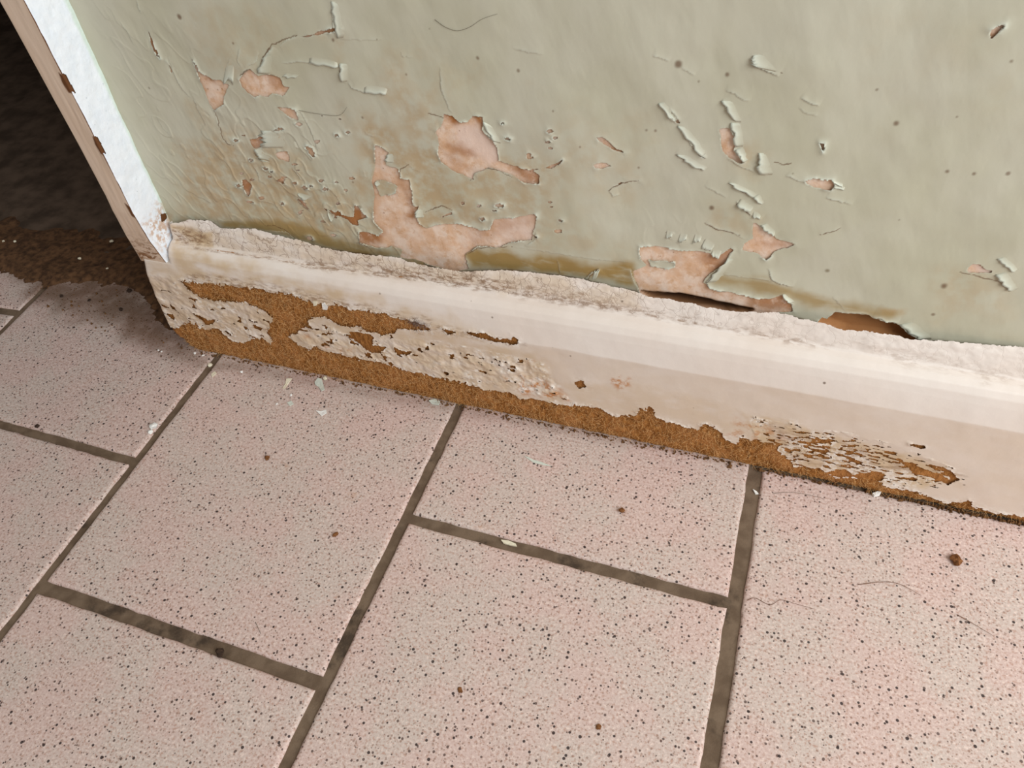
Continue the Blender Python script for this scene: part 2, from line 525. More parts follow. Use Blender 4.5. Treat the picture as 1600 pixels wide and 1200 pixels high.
CRACKS = [  # line, which side lifts (image direction), lift in mm, reach in mm
 ([(518,0),(520,25),(525,58)], (1, -.2), .8, 3.5), ([(528,61),(560,62),(598,62)], (0, -1), .25, 3), ([(440,98),(470,96),(485,99),(530,104)], (.2, -1), .55, 3.5),
 ([(532,100),(533,127)], (1, 0), .9, 3), ([(545,127),(550,138),(570,143),(606,146)], (.2, -1), .6, 3.5),
 ([(427,72),(412,90),(404,112)], (1, .5), .8, 4), ([(467,54),(448,62),(436,72)], (.6, 1), .4, 3),
 ([(350,127),(360,90)], (1, 0), .3, 2), ([(262,86),(272,115),(285,140),(298,153)], (1, -.5), .5, 2.5), ([(302,156),(312,175),(318,180)], (1, -.5), .5, 2.5),
 ([(336,172),(345,200),(350,217),(367,227)], (-1, .4), .3, 2.2), ([(214,0),(216,12),(220,20)], (1, -.3), .5, 2.5), ([(188,33),(200,50),(210,70)], (1, -.5), .35, 2),
 ([(448,166),(470,175),(482,195),(492,220),(500,245)], (1, -.4), .45, 2.5), ([(470,208),(484,222),(500,232)], (0.5, -1), .35, 2),
 ([(1028,161),(1045,182),(1057,194)], (1, -.6), .6, 3), ([(1057,195),(1070,213),(1082,228),(1096,243)], (1, -.6), .8, 3.5), ([(1054,240),(1075,252),(1100,266)], (.6, -1), .65, 3),
 ([(1128,156),(1136,172),(1152,190)], (1, -.5), .9, 4), ([(1141,191),(1149,208),(1150,228)], (1, 0), .8, 3.5), ([(1149,232),(1163,251)], (1, -.6), .8, 3),
 ([(1176,85),(1176,101),(1200,112),(1217,118)], (.7, -.7), .9, 4), ([(1133,141),(1150,149),(1170,159)], (.5, -1), .5, 2.5), ([(1020,85),(1045,96)], (.5, -1), .5, 2), ([(1062,105),(1085,118)], (.5, -1), .4, 2),
 ([(1184,238),(1187,256),(1186,270),(1200,273)], (1, -.6), 1.0, 3.5), ([(1135,248),(1160,260),(1180,269)], (.5, -1), .5, 2.5), ([(1138,284),(1160,298),(1176,305),(1188,316)], (.5, -1), .9, 4),
 ([(1152,312),(1152,319),(1163,326),(1168,331),(1174,337)], (.6, -1), 1.0, 4), ([(1177,337),(1188,343)], (.5, -1), .6, 2.5), ([(1187,350),(1195,360),(1210,368)], (1, -.5), .8, 3.5),
 ([(1250,152),(1265,160),(1280,165)], (.4, -1), .6, 2.5), ([(1247,168),(1258,175),(1276,181)], (.4, -1), .35, 2), ([(1228,273),(1245,281),(1258,284)], (.4, -1), .6, 3), ([(1290,307),(1310,313),(1330,320)], (.3, -1), .6, 3),
 ([(1103,348),(1120,357),(1145,363),(1165,373)], (.4, -1), .5, 3), ([(1100,290),(1125,303),(1135,308)], (.4, -1), .35, 2.5),
 ([(1557,402),(1570,412),(1584,422)], (.6, -1), .6, 3), ([(1553,426),(1562,440),(1577,454)], (1, -.4), .9, 4), ([(1200,418),(1206,434),(1213,441),(1240,447)], (.5, -1), .7, 4),
 ([(1300,462),(1312,475),(1325,487)], (1, -.5), .3, 3), ([(1280,366),(1295,363),(1312,356)], (0, -1), .35, 2), ([(1145,390),(1130,413),(1103,440),(1112,451),(1148,458)], (1, -.3), .8, 4),
 ([(1405,506),(1420,521),(1440,530)], (1, -.6), 1.2, 6), ([(1363,494),(1402,504)], (0, -1), .8, 5), ([(1305,486),(1357,490)], (0, -1), .5, 5),
 ([(755,183),(754,202),(770,218),(779,235)], (1, -.3), .8, 4.5), ([(687,104),(690,140),(700,165),(707,178)], (1, -.2), .45, 4), ([(1042,372),(1050,362)], (.8, .6), .6, 2.5), ([(1058,378),(1072,370)], (.8, .6), .6, 2.5), ([(1080,379),(1095,372)], (.8, .6), .6, 2.5),
 ([(950,298),(958,308),(968,304)], (1, .3), .5, 3), ([(913,436),(924,425),(936,418)], (1, .8), 1.0, 4), ([(985,420),(990,436),(998,455)], (-1, 0), .8, 4), ([(870,404),(874,420),(875,430)], (1, 0), .3, 3),
 ([(400,312),(425,318),(445,328)], (.3, -1), .4, 3), ([(395,258),(403,270),(406,283),(416,289)], (1, -.4), .5, 2.5), ([(457,263),(464,268),(470,282)], (1, -.5), .6, 2.5), ([(474,295),(486,296)], (0, -1), .6, 2), ([(462,305),(470,312),(480,317)], (1, -.6), .6, 2.5),
 ([(524,302),(530,312),(536,322)], (1, -.5), .5, 2), ([(500,330),(512,348),(520,355)], (-1, .3), .5, 3), ([(562,378),(575,384),(587,387)], (0, 1), .5, 3), ([(420,360),(450,362),(463,375)], (0, 1), .4, 4),
 ([(630,250),(645,262),(660,268)], (.5, -1), .2, 3), ([(800,386),(850,392),(930,404),(990,410)], (0, -1), .25, 4), ([(1120,425),(1160,432),(1200,437),(1210,441)], (0, -1), .3, 3), ([(820,384),(835,375),(838,360)], (1, 0), .5, 4), ([(655,320),(650,333),(655,345)], (1, 0), .9, 3),
 ([(570,205),(572,210),(585,214)], (.5, -1), .4, 2.5), ([(625,80),(630,88),(645,89)], (.5, -1), .25, 2.5), ([(570,265),(573,277)], (-1, 0), .4, 2), ([(270,100),(290,130)], (-1, .3), .2, 2), ([(245,182),(255,200),(268,213)], (1, -.4), .35, 2),
 ([(300,350),(340,345)], (0, -1), .2, 2), ([(375,75),(372,92),(380,104)], (1, 0), .5, 2.5), ([(405,80),(402,95),(385,104)], (-1, -.3), .4, 3), ([(800,75),(825,82),(850,84)], (0, -1), .25, 4),
]
FLAKES = [  # hinge start, hinge end, free end, free start (pixels), lift in mm
 ((546,99),(546,126),(533,127),(532,98),1.6), ((571,129),(607,136),(604,146),(570,143),1.4), ((484,85),(527,94),(530,104),(484,98),1.2), ((428,80),(425,117),(404,113),(411,90),1.5),
 ((354,100),(367,101),(366,129),(350,127),1.7), ((533,3),(540,58),(527,59),(518,2),1.2), ((440,203),(448,231),(414,229),(410,203),1.8), ((1196,83),(1222,113),(1178,102),(1176,86),1.4),
 ((1147,158),(1163,192),(1150,189),(1128,157),1.2), ((1160,192),(1166,228),(1150,228),(1141,191),1.2), ((1163,226),(1172,250),(1162,252),(1149,233),1.1), ((1198,238),(1212,273),(1187,270),(1185,238),1.6),
 ((1074,197),(1108,238),(1097,243),(1058,197),1.2), ((1040,158),(1062,186),(1053,190),(1029,161),1.0), ((1075,241),(1108,260),(1099,266),(1055,241),1.0), ((1152,284),(1190,302),(1178,307),(1139,284),1.2),
 ((1188,300),(1196,316),(1190,318),(1178,306),1.4), ((1158,308),(1182,320),(1172,329),(1152,318),1.7), ((1178,324),(1190,334),(1187,341),(1176,337),1.2), ((1200,347),(1214,360),(1208,369),(1189,351),1.2),
 ((1113,390),(1129,388),(1124,402),(1111,397),1.6), ((1150,402),(1122,440),(1103,440),(1136,404),1.2), ((772,198),(787,226),(772,219),(755,188),1.4), ((1573,398),(1593,417),(1583,424),(1558,403),1.0),
 ((1574,422),(1593,450),(1579,454),(1554,428),1.5), ((663,324),(664,340),(652,338),(651,327),1.6), ((1228,457),(1244,470),(1233,471),(1223,458),1.8), ((1428,500),(1462,528),(1438,529),(1405,506),1.6),
 ((410,228),(424,252),(408,246),(398,233),1.5), ((412,253),(425,254),(412,249),(401,246),1.0), ((466,300),(490,306),(478,312),(465,303),1.4), ((1300,280),(1318,285),(1316,292),(1302,282),1.4),
 ((1303,286),(1322,290),(1318,297),(1303,291),1.2), ((924,438),(932,436),(938,419),(930,420),1.2), ((617,238),(618,254),(603,252),(604,242),.9), ((512,328),(522,340),(519,346),(513,333),1.5),
 ((592,282),(596,287),(589,291),(586,284),1.3), ((448,112),(470,116),(462,122),(441,120),.8), ((1104,368),(1120,380),(1110,392),(1096,384),.9), ((1063,362),(1075,364),(1072,374),(1059,378),1.1), ((1086,363),(1098,366),(1094,376),(1082,380),1.1), ((1042,358),(1052,360),(1050,370),(1040,372),1.0),
]
OCHRE = [
 ([(345,347),(380,343),(440,345),(480,352),(520,372),(580,388),(640,400),(560,400),(500,384),(440,368),(400,360),(350,356)], .9, .003),
 ([(690,372),(760,388),(800,394),(870,404),(990,412),(1000,440),(995,452),(920,437),(830,424),(735,420),(728,398)], 1.0, .004),
 ([(1120,428),(1200,436),(1290,462),(1400,488),(1380,498),(1300,484),(1200,455),(1118,442)], .8, .004),
 ([(635,405),(735,420),(750,424),(700,422)], .8, .004),
 ([(1560,520),(1600,528),(1600,540),(1560,536)], .15, .004),
]
STAIN = [
 ([(600,150),(690,110),(720,250),(860,250),(870,330),(700,350),(620,260)], .65, .02), ([(330,190),(460,250),(560,320),(580,400),(420,365),(270,345),(300,260)], .7, .02), ([(560,190),(700,190),(740,430),(560,410)], .75, .018), ([(735,280),(880,300),(960,400),(740,390)], .35, .02),
 ([(290,10),(420,40),(420,160),(330,110)], .3, .02), ([(1120,320),(1180,350),(1180,380),(1100,350)], .35, .008), ([(1470,420),(1560,430),(1590,490),(1480,490)], .35, .012), ([(1160,220),(1195,240),(1180,272),(1140,260)], .5, .006),
 ([(850,190),(1000,230),(980,300),(860,270)], .35, .02), ([(1170,130),(1195,250),(1210,110)], .0, .02), ([(1430,60),(1600,100),(1600,160),(1450,120)], .12, .03), ([(1375,482),(1415,482),(1410,492),(1378,489)], .8, .002), ([(500,55),(545,60),(530,100),(520,60)], .4, .006),
]
DOTS = [(281,26,5),(521,62,3.5),(589,62,2),(671,45,2),(635,116,2.5),(747,90,3.5),(1060,100,6),(1336-200,116,4),(1400,193,4.5),(1112,324,5),(1475,446,6),(1118,358,2.5),(1145,364,2),(1155,367,2.5),(567,183,2.5),(552,284,2.5),(365,67,2.5),(234,137,3),(907,228,2.5),(1024,205,3),(998,262,3),(1480,268,3.5),(1522,272,3.5),(1575,272,3),(1405,343,2.5),(1458,490,3.5),(1092,127,2),(865,172,2),(810,110,3),(1580,94,3),(1370,140,2.5),(1495,182,2),(1010,204,3)]


def mm(x): return x * 0.001


# ---- fine grid of the wall face
PITCH = 0.00045
us = np.concatenate([np.arange(-.006, 0.565, PITCH), np.linspace(0.58, 1.3, 40)])
vs = np.concatenate([np.arange(0.094, 0.302, PITCH), np.linspace(0.315, 1.0, 40)])
W = Field(us, vs)
und = (fbm(W.U, W.V, 0.035, 3, 3) - 0.5) * mm(2.4) + (fbm(W.U * 1.6 + W.V * .6, W.V * .5, 0.009, 8, 3) - 0.5) * mm(0.16)


def wall_und(u, v):
    return (fbm(u, v, 0.035, 3, 3) - 0.5) * mm(2.4) + (fbm(u * 1.6 + v * .6, v * .5, 0.009, 8, 3) - 0.5) * mm(0.16)


hole = np.full(W.U.shape, 0.02)
ragged = (fbm(W.U, W.V, 0.004, 21, 3) - 0.5) * mm(1.6)
for poly, isl in HOLES:
    W.sdf_into(hole, on_wall(poly), 0.012, ragged, [on_wall(i) for i in isl])
for poly, dep in GAPS:
    W.sdf_into(hole, on_wall(poly), 0.012, ragged * 0.5)
# small chips knocked out of the damp zone low on the left
chips = np.random.default_rng(5)
for k in range(70):
    x, y = chips.uniform(370, 560), chips.uniform(180, 375)
    if k > 44: x, y = chips.uniform(640, 880), chips.uniform(190, 380)
    r = chips.uniform(2, 4.5); a = chips.uniform(0, 6.28)
    pts = [(x + r * chips.uniform(.5, 1.3) * math.cos(a + i * 1.05) * 1.5, y + r * chips.uniform(.4, 1.0) * math.sin(a + i * 1.05)) for i in range(6)]
    W.sdf_into(hole, on_wall(pts), 0.006, ragged * 0.6)

h = und + mm(0.45)
# flaky relief of the damp area: small overlapping scales
scal = np.zeros(W.U.shape)
for poly, amt, w in [([(340,150),(480,180),(560,320),(640,400),(420,350),(260,340),(230,200)], 1.0, .03), ([(150,10),(300,40),(330,340),(255,335)], .6, .02), ([(980,330),(1120,350),(1000,385)], .3, .02)]:
    d = np.full(W.U.shape, 0.05); W.sdf_into(d, on_wall(poly), 0.05)
    scal = np.maximum(scal, amt * smooth(w * .5, -w * .5, d))
sn = fbm(W.U * 1.5 + W.V * .25, W.V * .32 - W.U * .1, 0.0045, 61, 3)
shg = fbm(W.U + W.V * .5, W.V * .6 - W.U * .3, 0.010, 64, 2)
stp = smooth(.50, .515, shg) * smooth(.66, .53, shg)
h = h + scal * (mm(0.42) * (sn - .5) + mm(0.26) * stp)
# edges of the bare patches curl away in places
lift_n = smooth(0.42, 0.72, fbm(W.U, W.V, 0.008, 33, 2))
h = h + np.where(hole > 0, np.exp(-np.abs(hole) / mm(1.3)) * (mm(0.12) + mm(0.75) * lift_n), 0)
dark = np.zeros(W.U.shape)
torn = np.where(hole > 0, np.exp(-np.abs(hole) / mm(.75)), 0) * (.15 + .85 * lift_n)  # clean film edge plus the curled lip's highlight, as colour
for line, dirv, lift, reach in CRACKS:
    p = on_wall(line)
    c = np.mean(line, axis=0)
    a, b = on_wall([c, (c[0] + dirv[0] * 8, c[1] + dirv[1] * 8)])
    dv = (b - a) / np.linalg.norm(b - a)
    s = W.win(p, mm(reach * 4))
    u, v = W.U[s], W.V[s]
    if u.size == 0: continue
    jit = (fbm(u, v, 0.003, 91, 2) - .5) * mm(1.2)
    d, t, ex, ey, sg = seg_dist(u + jit, v + jit, p, closed=False)
    # side of the line that lifts
    n = p[-1] - p[0]; nn = np.array([-n[1], n[0]])
    side = np.sign(nn @ dv)
    end = np.clip(np.minimum(t, 1 - t) / 0.22, 0, 1)
    tap = np.sqrt(end) * (0.55 + 0.45 * vnoise(u / .006 + 30, v / .006 + 30, 5))
    up = (sg * side > 0) & (t > 0.001) & (t < 0.999)
    h[s] += np.where(up, mm(lift) * .8 * tap * np.exp(-d / mm(reach * .85)), 0)
    torn[s] = np.maximum(torn[s], np.where(up, tap * np.exp(-d / mm(.2 * reach)) * min(1, lift / .8), 0))  # lifted lip: fresh edge tone and painted highlight together
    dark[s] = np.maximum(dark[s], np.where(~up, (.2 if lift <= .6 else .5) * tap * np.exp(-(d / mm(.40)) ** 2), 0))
for line in [[(336,172),(342,190),(350,215),(358,225),(367,227)], [(734,281),(740,271),(742,263),(760,258),(764,262),(780,266),(800,276)], [(465,312),(474,322),(486,331)], [(560,360),(562,378),(574,384),(586,387)], [(800,386),(770,385),(745,388),(728,398)],
             [(1103,440),(1112,451),(1150,458)], [(988,420),(996,440),(999,455)], [(463,375),(448,360),(430,352),(418,351)], [(404,111),(412,88),(425,70),(448,60),(466,54)], [(1437,530),(1460,534),(1488,533)], [(1440,528),(1446,520)], [(917,440),(922,430),(936,418)],
             [(530,104),(533,127)], [(300,92),(306,104),(312,114)], [(376,118),(384,110),(392,107),(398,113)], [(670,174),(684,180),(697,184)], [(1139,284),(1156,296),(1176,306)], [(1152,319),(1163,326),(1175,337)], [(950,298),(972,286),(997,283)], [(1082,228),(1094,242),(1104,248)], [(1055,241),(1078,254),(1098,265)],
             [(1280,366),(1296,362),(1312,356)], [(640,257),(628,262),(625,270)], [(665,331),(690,321),(706,328)], [(1100,348),(1120,358),(1146,364)], [(1210,252),(1222,255),(1236,254)], [(508,324),(520,332),(545,340)], [(396,238),(402,243),(410,252)], [(1500,404+20),(1560,438),(1578,455)], [(1040,362),(1046,374)], [(300,585-240),(330,345)]]:
    p = on_wall(line)
    s = W.win(p, .003)
    u, v = W.U[s], W.V[s]
    if u.size == 0: continue
    d, t = seg_dist(u + (fbm(u, v, .002, 97, 2) - .5) * mm(1.2), v + (fbm(u, v, .002, 98, 2) - .5) * mm(1.2), p, closed=False)[:2]
    w = mm(.42) * (.45 + .55 * np.clip(np.minimum(t, 1 - t) / .3, 0, 1))
    dark[s] = np.maximum(dark[s], .95 * smooth(w, w * .35, d))
for x, y, r in DOTS:
    c = on_wall([(x, y)])[0]
    rr = r * 0.00024
    s = W.win([c], 0.006)
    dd = np.hypot((W.U[s] - c[0]) * 1.0, (W.V[s] - c[1]) * .9) + ragged[s] * .5
    dark[s] = np.maximum(dark[s], (.5 + .07 * min(r, 5)) * smooth(rr * 1.5, rr * .3, dd))


TOP_LINE = [(180,350),(265,350),(285,346),(300,343),(330,345),(345,357),(400,357),(430,367),(465,375),(490,382),(525,391),(585,399),(620,402),(650,411),(680,417),(720,424),(750,423),(800,422),(872,430),(920,438),(950,445),(995,455),(1010,462),(1040,466),(1060,471),(1088,474),(1095,478),(1130,484),(1175,487),(1215,488),(1275,503),(1292,506),(1322,516),(1365,519),(1395,523),(1420,529),(1440,531),(1487,533),(1600,543),(1700,558)]
tl_w = on_wall(TOP_LINE)
sl = W.win(tl_w, .004)
dd = seg_dist(W.U[sl], W.V[sl], tl_w, closed=False)[0]
dark[sl] = np.maximum(dark[sl], .75 * smooth(mm(.9), mm(.2), np.abs(dd + ragged[sl] * .6)) * smooth(.35, .6, fbm(W.U[sl], W.V[sl], .02, 95, 2)))


def soft_mask(field, polys, mapper, cell=0.012, seed=70):
    m = np.zeros(field.U.shape)
    nz = (fbm(field.U, field.V, cell, seed, 4) - 0.5)
    for poly, amt, w in polys:
        d = np.full(field.U.shape, 0.08)
        field.sdf_into(d, mapper(poly), max(0.02, w * 2))
        m = np.maximum(m, amt * smooth(w, -w, d + nz * w * 2.2))
    return m


ochre = soft_mask(W, OCHRE, on_wall)
stain = soft_mask(W, STAIN, on_wall)
# snap the grid to the torn edge so the outline is clean
gu, gv = np.gradient(hole)
du = np.gradient(us)[:, None]; dv_ = np.gradient(vs)[None, :]
gu = gu / du; gv = gv / dv_
gl = np.sqrt(gu ** 2 + gv ** 2) + 1e-9
near = np.abs(hole) < 0.6 * PITCH
mu = np.where(near, -hole * gu / gl, 0); mv = np.where(near, -hole * gv / gl, 0)
hs = np.where(near, 0, hole)
fc = (hs[:-1, :-1] + hs[1:, :-1] + hs[1:, 1:] + hs[:-1, 1:])
P = np.stack([W.U + np.clip(mu, -PITCH, PITCH), -h, W.V + np.clip(mv, -PITCH, PITCH)], -1)

# plaster body of the wall (a thick slab; its room face is a grid)
pu = np.concatenate([np.arange(-.006, 0.565, 0.0009), np.linspace(0.58, 1.3, 40)])
pv = np.concatenate([np.linspace(0.0, 0.088, 6), np.arange(0.094, 0.302, 0.0009), np.linspace(0.315, 1.0, 40)])
Q = Field(pu, pv)
ph = wall_und(Q.U, Q.V) - mm(0.15) + (fbm(Q.U, Q.V, 0.006, 44, 3) - .5) * mm(0.35)
hollow = np.zeros(Q.U.shape); deep_shade = np.zeros(Q.U.shape)
for poly, dep in GAPS:
    d = np.full(Q.U.shape, 0.05); Q.sdf_into(d, on_wall(poly), 0.012)
    f = smooth(mm(1.0), -mm(1.2), d)
    ph -= dep * f
    hollow = np.maximum(hollow, smooth(mm(2.2), mm(.2), d))
    if dep > .01: deep_shade = np.maximum(deep_shade, smooth(mm(1.4), -mm(.3), d))  # shade inside the deepest gap, put into the colour
brown = soft_mask(Q, [
    ([(694,175),(712,178),(722,192),(708,194)], 1, .002), ([(737,178),(757,180),(757,204),(744,192)], 1, .002), ([(700,226),(722,224),(737,234),(742,246),(722,244),(706,238)], .7, .004), ([(688,236),(712,240),(742,268),(715,268)], .35, .004), ([(790,255),(845,268),(880,245),(840,290),(800,272)], .8, .004),
    ([(320,112),(338,118),(335,130),(322,124)], .9, .002), ([(390,107),(445,116),(442,140),(405,122)], .6, .005), ([(545,318),(580,338),(562,358),(505,326)], 1, .004), ([(640,318),(660,318),(652,346),(636,340)], 1, .003), ([(560,360),(600,360),(590,388),(562,380)], .9, .004),
    ([(640,255),(630,285),(652,330),(622,290)], .6, .004), ([(1090,392),(1146,386),(1108,440),(1096,420)], .75, .005), ([(1176,462),(1240,458),(1240,486),(1170,482)], .8, .004), ([(925,210),(980,238),(950,232)], 1, .003), ([(465,60),(536,40),(520,54)], 1, .003), ([(228,44),(252,92),(240,80)], 1, .003),
    ([(372,276),(398,286),(390,306)], .9, .003), ([(430,276),(452,290),(440,290)], 1, .002), ([(390,212),(414,206),(412,232),(396,230)], .7, .003), ([(1184,378),(1245,378),(1228,388),(1200,384)], .6, .003), ([(945,300),(1000,281),(960,290)], 1, .003), ([(1545,60),(1572,34),(1560,50)], 1, .003), ([(1280,220),(1290,222),(1286,238)], 1, .002), ([(725,350),(840,345),(740,385)], .35, .004), ([(463,308),(488,330),(474,325)], .9, .003)], on_wall, 0.006, 75)
pale = soft_mask(Q, [([(706,192),(745,192),(775,222),(780,250),(765,258),(735,240),(712,215)], 1, .003), ([(772,342),(838,334),(832,372),(775,382)], .7, .004), ([(720,355),(765,362),(760,380),(728,394)], .4, .006), ([(1510,408),(1554,420),(1530,428)], 1, .003), ([(1180,374),(1243,380),(1210,392)], .5, .004)], on_wall, 0.006, 76)
PP = np.stack([Q.U, -ph, Q.V], -1)
wall = grid_mesh('wall_back', PP, np.ones((len(pu) - 1, len(pv) - 1), bool), {'brown': brown, 'pale': pale, 'hollow': hollow, 'deep_shade': deep_shade}, PLASTER)
bm = bmesh.new(); bm.from_mesh(wall.data); box_bm(bm, 0.0, 1.3, 0.016, 0.12, 0.0, 1.0); bm.to_mesh(wall.data); bm.free()
tag(wall, 'salmon plastered wall under flaking sage green paint above the skirting board', 'wall', kind='structure')
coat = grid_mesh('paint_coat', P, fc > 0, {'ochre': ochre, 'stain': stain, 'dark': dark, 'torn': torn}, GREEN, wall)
coat['label'] = 'flaking sage green paint film, torn open in patches'


def und_at(u, v):
    i = min(max(np.searchsorted(us, u), 1), len(us) - 1); j = min(max(np.searchsorted(vs, v), 1), len(vs) - 1)
    return und[i, j] + mm(0.45)


def h_at(u, v):
    i = min(max(np.searchsorted(us, u), 1), len(us) - 1); j = min(max(np.searchsorted(vs, v), 1), len(vs) - 1)
    return h[i, j]


def make_flake(q, lift, k):
    hinge0, hinge1, free1, free0 = on_wall(q)
    hinge0 = free0 + (hinge0 - free0) * 1.6; hinge1 = free1 + (hinge1 - free1) * 1.6
    n, m = 9, 8
    rng = np.random.default_rng(200 + k)
    jag = rng.uniform(-.16, .12, n); jag[0] *= .4; jag[-1] *= .4
    tilt = rng.uniform(-.9, .9)
    top = []; bot = []
    for i in range(n):
        a = i / (n - 1)
        for j in range(m):
            b = j / (m - 1)
            bb = b * (1 + jag[i] * b)
            p = (hinge0 * (1 - a) + hinge1 * a) * (1 - bb) + (free0 * (1 - a) + free1 * a) * bb
            fade = min(min(a, 1 - a) / .14, 1)
            b2 = min(bb, .85)
            pe = (hinge0 * (1 - a) + hinge1 * a) * (1 - b2) + (free0 * (1 - a) + free1 * a) * b2
            z = max(h_at(p[0], p[1]), h_at(pe[0], pe[1]) - mm(.04)) + mm(-.14 * (1 - b) ** 1.1 + .02 * b + lift * .55 * (1 + tilt * (a - .5)) * b ** 3 * (.35 + .65 * fade))
            top.append((p[0], -z, p[1]))
            bot.append((p[0], -(z - mm(0.08) - mm(0.14) * b), p[1]))
    v = np.array(top + bot)
    off = n * m
    f = []
    for i in range(n - 1):
        for j in range(m - 1):
            a, b, c, d = i * m + j, (i + 1) * m + j, (i + 1) * m + j + 1, i * m + j + 1
            f.append((a, b, c, d)); f.append((a + off, d + off, c + off, b + off))
    for i in range(n - 1):
        for j in (0, m - 1):
            a, b = i * m + j, (i + 1) * m + j
            f.append((a, b, b + off, a + off))
    for j in range(m - 1):
        for i in (0, n - 1):
            a, b = i * m + j, i * m + j + 1
            f.append((a, b, b + off, a + off))
    o = new_mesh('paint_flake', v, np.array(f), GREEN, wall)
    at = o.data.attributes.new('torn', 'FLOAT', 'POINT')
    at.data.foreach_set('value', np.tile(np.linspace(0, 1, m) ** 4 * .85, 2 * n).astype(np.float32))  # free edge paler: film thickness and glint both put into the colour
    bm = bmesh.new(); bm.from_mesh(o.data); bmesh.ops.recalc_face_normals(bm, faces=bm.faces); bm.to_mesh(o.data); bm.free()
    return o


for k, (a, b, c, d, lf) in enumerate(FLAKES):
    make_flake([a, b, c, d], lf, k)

# ------------------------------------------------------------------ the skirting board
PROF = [(-.0004, .1200), (-.0010, .1165), (-.0026, .1135), (-.0050, .1090), (-.0068, .1040), (-.0077, .1000), (-.0082, .0984), (-.0092, .0972), (-.0130, .0963),
        (-.0163, .0945), (-.0185, .0912), (-.0198, .0865), (-.0209, .0810), (-.0217, .0765), (-.0221, .0743), (-.0221, .0700), (-.0223, .0400), (-.0222, .0150), (-.0220, .0040), (-.0216, .0006)]
PROF = np.array(PROF)
SEG = np.hypot(*np.diff(PROF, axis=0).T)
S_AT = np.concatenate([[0], np.cumsum(SEG)])
S_LEN = S_AT[-1]


def prof(s):
    return np.interp(s, S_AT, PROF[:, 0]), np.interp(s, S_AT, PROF[:, 1])


def on_skirt1(px, py):
    d = ray(px, py)
    best = None
    for i in range(len(PROF) - 1):
        (y0, z0), (y1, z1) = PROF[i], PROF[i + 1]
        # solve CAM + t d = (x, y0 + a dy, z0 + a dz)
        A = np.array([[d[1], -(y1 - y0)], [d[2], -(z1 - z0)]])
        det = np.linalg.det(A)
        if abs(det) < 1e-12: continue
        t, a = np.linalg.solve(A, [y0 - CAM[1], z0 - CAM[2]])
        if -1e-6 <= a <= 1 + 1e-6 and (best is None or t < best[0]):
            best = (t, (CAM[0] + t * d[0], S_AT[i] + a * SEG[i]))
    if best is None:
        w = on_plane(px, py, 2, 0.0); f = on_plane(px, py, 1, -0.0216)
        if f[2] < 0.01: return (f[0], S_LEN + (0.0006 - f[2]))
        f = on_plane(px, py, 1, -0.0004)
        return (f[0], -(f[2] - 0.12))
    return best[1]


def on_skirt(pts):
    return np.array([on_skirt1(x, y) for x, y in pts])


BARE = [(283,438),(320,441),(362,447),(400,450),(425,455),(457,460),(482,470),(507,477),(525,476),(560,484),(590,489),(615,494),(635,498),(650,504),(670,511),(672,515),(650,513),(625,515),(607,521),(590,520),(572,515),(562,509),(545,509),(525,504),(507,493),(497,495),(482,500),(487,510),(470,512),(465,520),(452,525),(460,533),(470,540),(482,546),(492,540),(510,548),(530,553),(550,558),(570,562),(600,567),(625,575),(650,582),(680,588),(700,592),(730,600),(760,608),(800,614),(820,622),(862,627),(882,632),(905,633),(925,635),(942,641),(960,650),(980,650),(992,648),(1001,637),(1008,640),(1016,634),(1024,648),(1032,655),(1050,660),(1075,667),(1092,670),(1097,662),(1115,665),(1130,682),(1150,692),(1162,680),(1175,687),(1200,692),(1220,695),(1215,702),(1220,710),(1235,720),(1240,730),(1262,730),(1287,737),(1307,745),(1350,747),(1380,752),(1385,760),(1417,765),(1440,770),(1465,780),(1482,785),(1512,782),(1527,792),(1555,800),(1600,807),(1700,828),(1700,900),(1600,860),(1200,790),(800,700),(400,620),(290,580),(240,545),(264,512),
        (277,511),(292,505),(297,497),(302,507),(308,503),(312,512),(320,513),(335,511),(345,514),(350,522),(360,530),(372,534),(380,535),(390,531),(400,527),(410,528),(425,537),(428,533),(418,517),(427,502),(424,494),(414,484),(398,478),(375,471),(350,470),(332,468),(312,462),(297,452)]
BITES = [
 [(547,518),(560,517),(580,522),(585,528),(582,538),(605,542),(597,548),(580,550),(565,538),(552,528)], [(617,541),(625,546),(644,549),(642,553),(622,553)], [(652,545),(667,548),(660,551)],
 [(728,517),(745,520),(760,519),(772,527),(800,530),(812,534),(800,537),(770,532),(732,522)], [(690,513),(700,514),(712,518),(700,521)], [(299,486),(310,490),(318,495),(326,500),(338,498),(334,505),(324,507),(316,499)],
 [(1405,720),(1425,722),(1440,732),(1470,742),(1482,747),(1477,752),(1462,748),(1440,743),(1415,730)], [(1457,726),(1475,730),(1487,737),(1499,748),(1480,757),(1472,752),(1487,748),(1475,736)], [(1421,692),(1432,693),(1445,696),(1445,700),(1436,699)],
 [(897,596),(912,594),(917,604),(905,606)], [(800,524),(812,530),(808,537),(800,537)], [(1237,661),(1248,662),(1252,667),(1244,665)],
 [(1330,742),(1370,736),(1385,742),(1376,752),(1345,750)], [(1290,738),(1320,732),(1335,744),(1310,746)], [(250,474),(258,476),(262,482),(256,480)], [(266,474),(275,480),(276,486),(270,482)], [(262,490),(270,492),(273,497),(266,496)], [(372,493),(380,498),(376,501)], [(380,508),(388,512),(384,514)], [(395,505),(410,512),(408,517),(398,511)]]
SK_WORN = ([(1180,655),(1240,670),(1330,682),(1400,700),(1480,732),(1497,748),(1440,762),(1380,752),(1300,745),(1230,725),(1195,700)], 1)
SK_BLIST = ([(455,505),(560,520),(700,540),(850,570),(880,620),(700,590),(560,560),(470,535)], 1)
SK_BLIST2 = ([(225,425),(285,440),(420,490),(425,535),(300,505),(262,505)], 1)

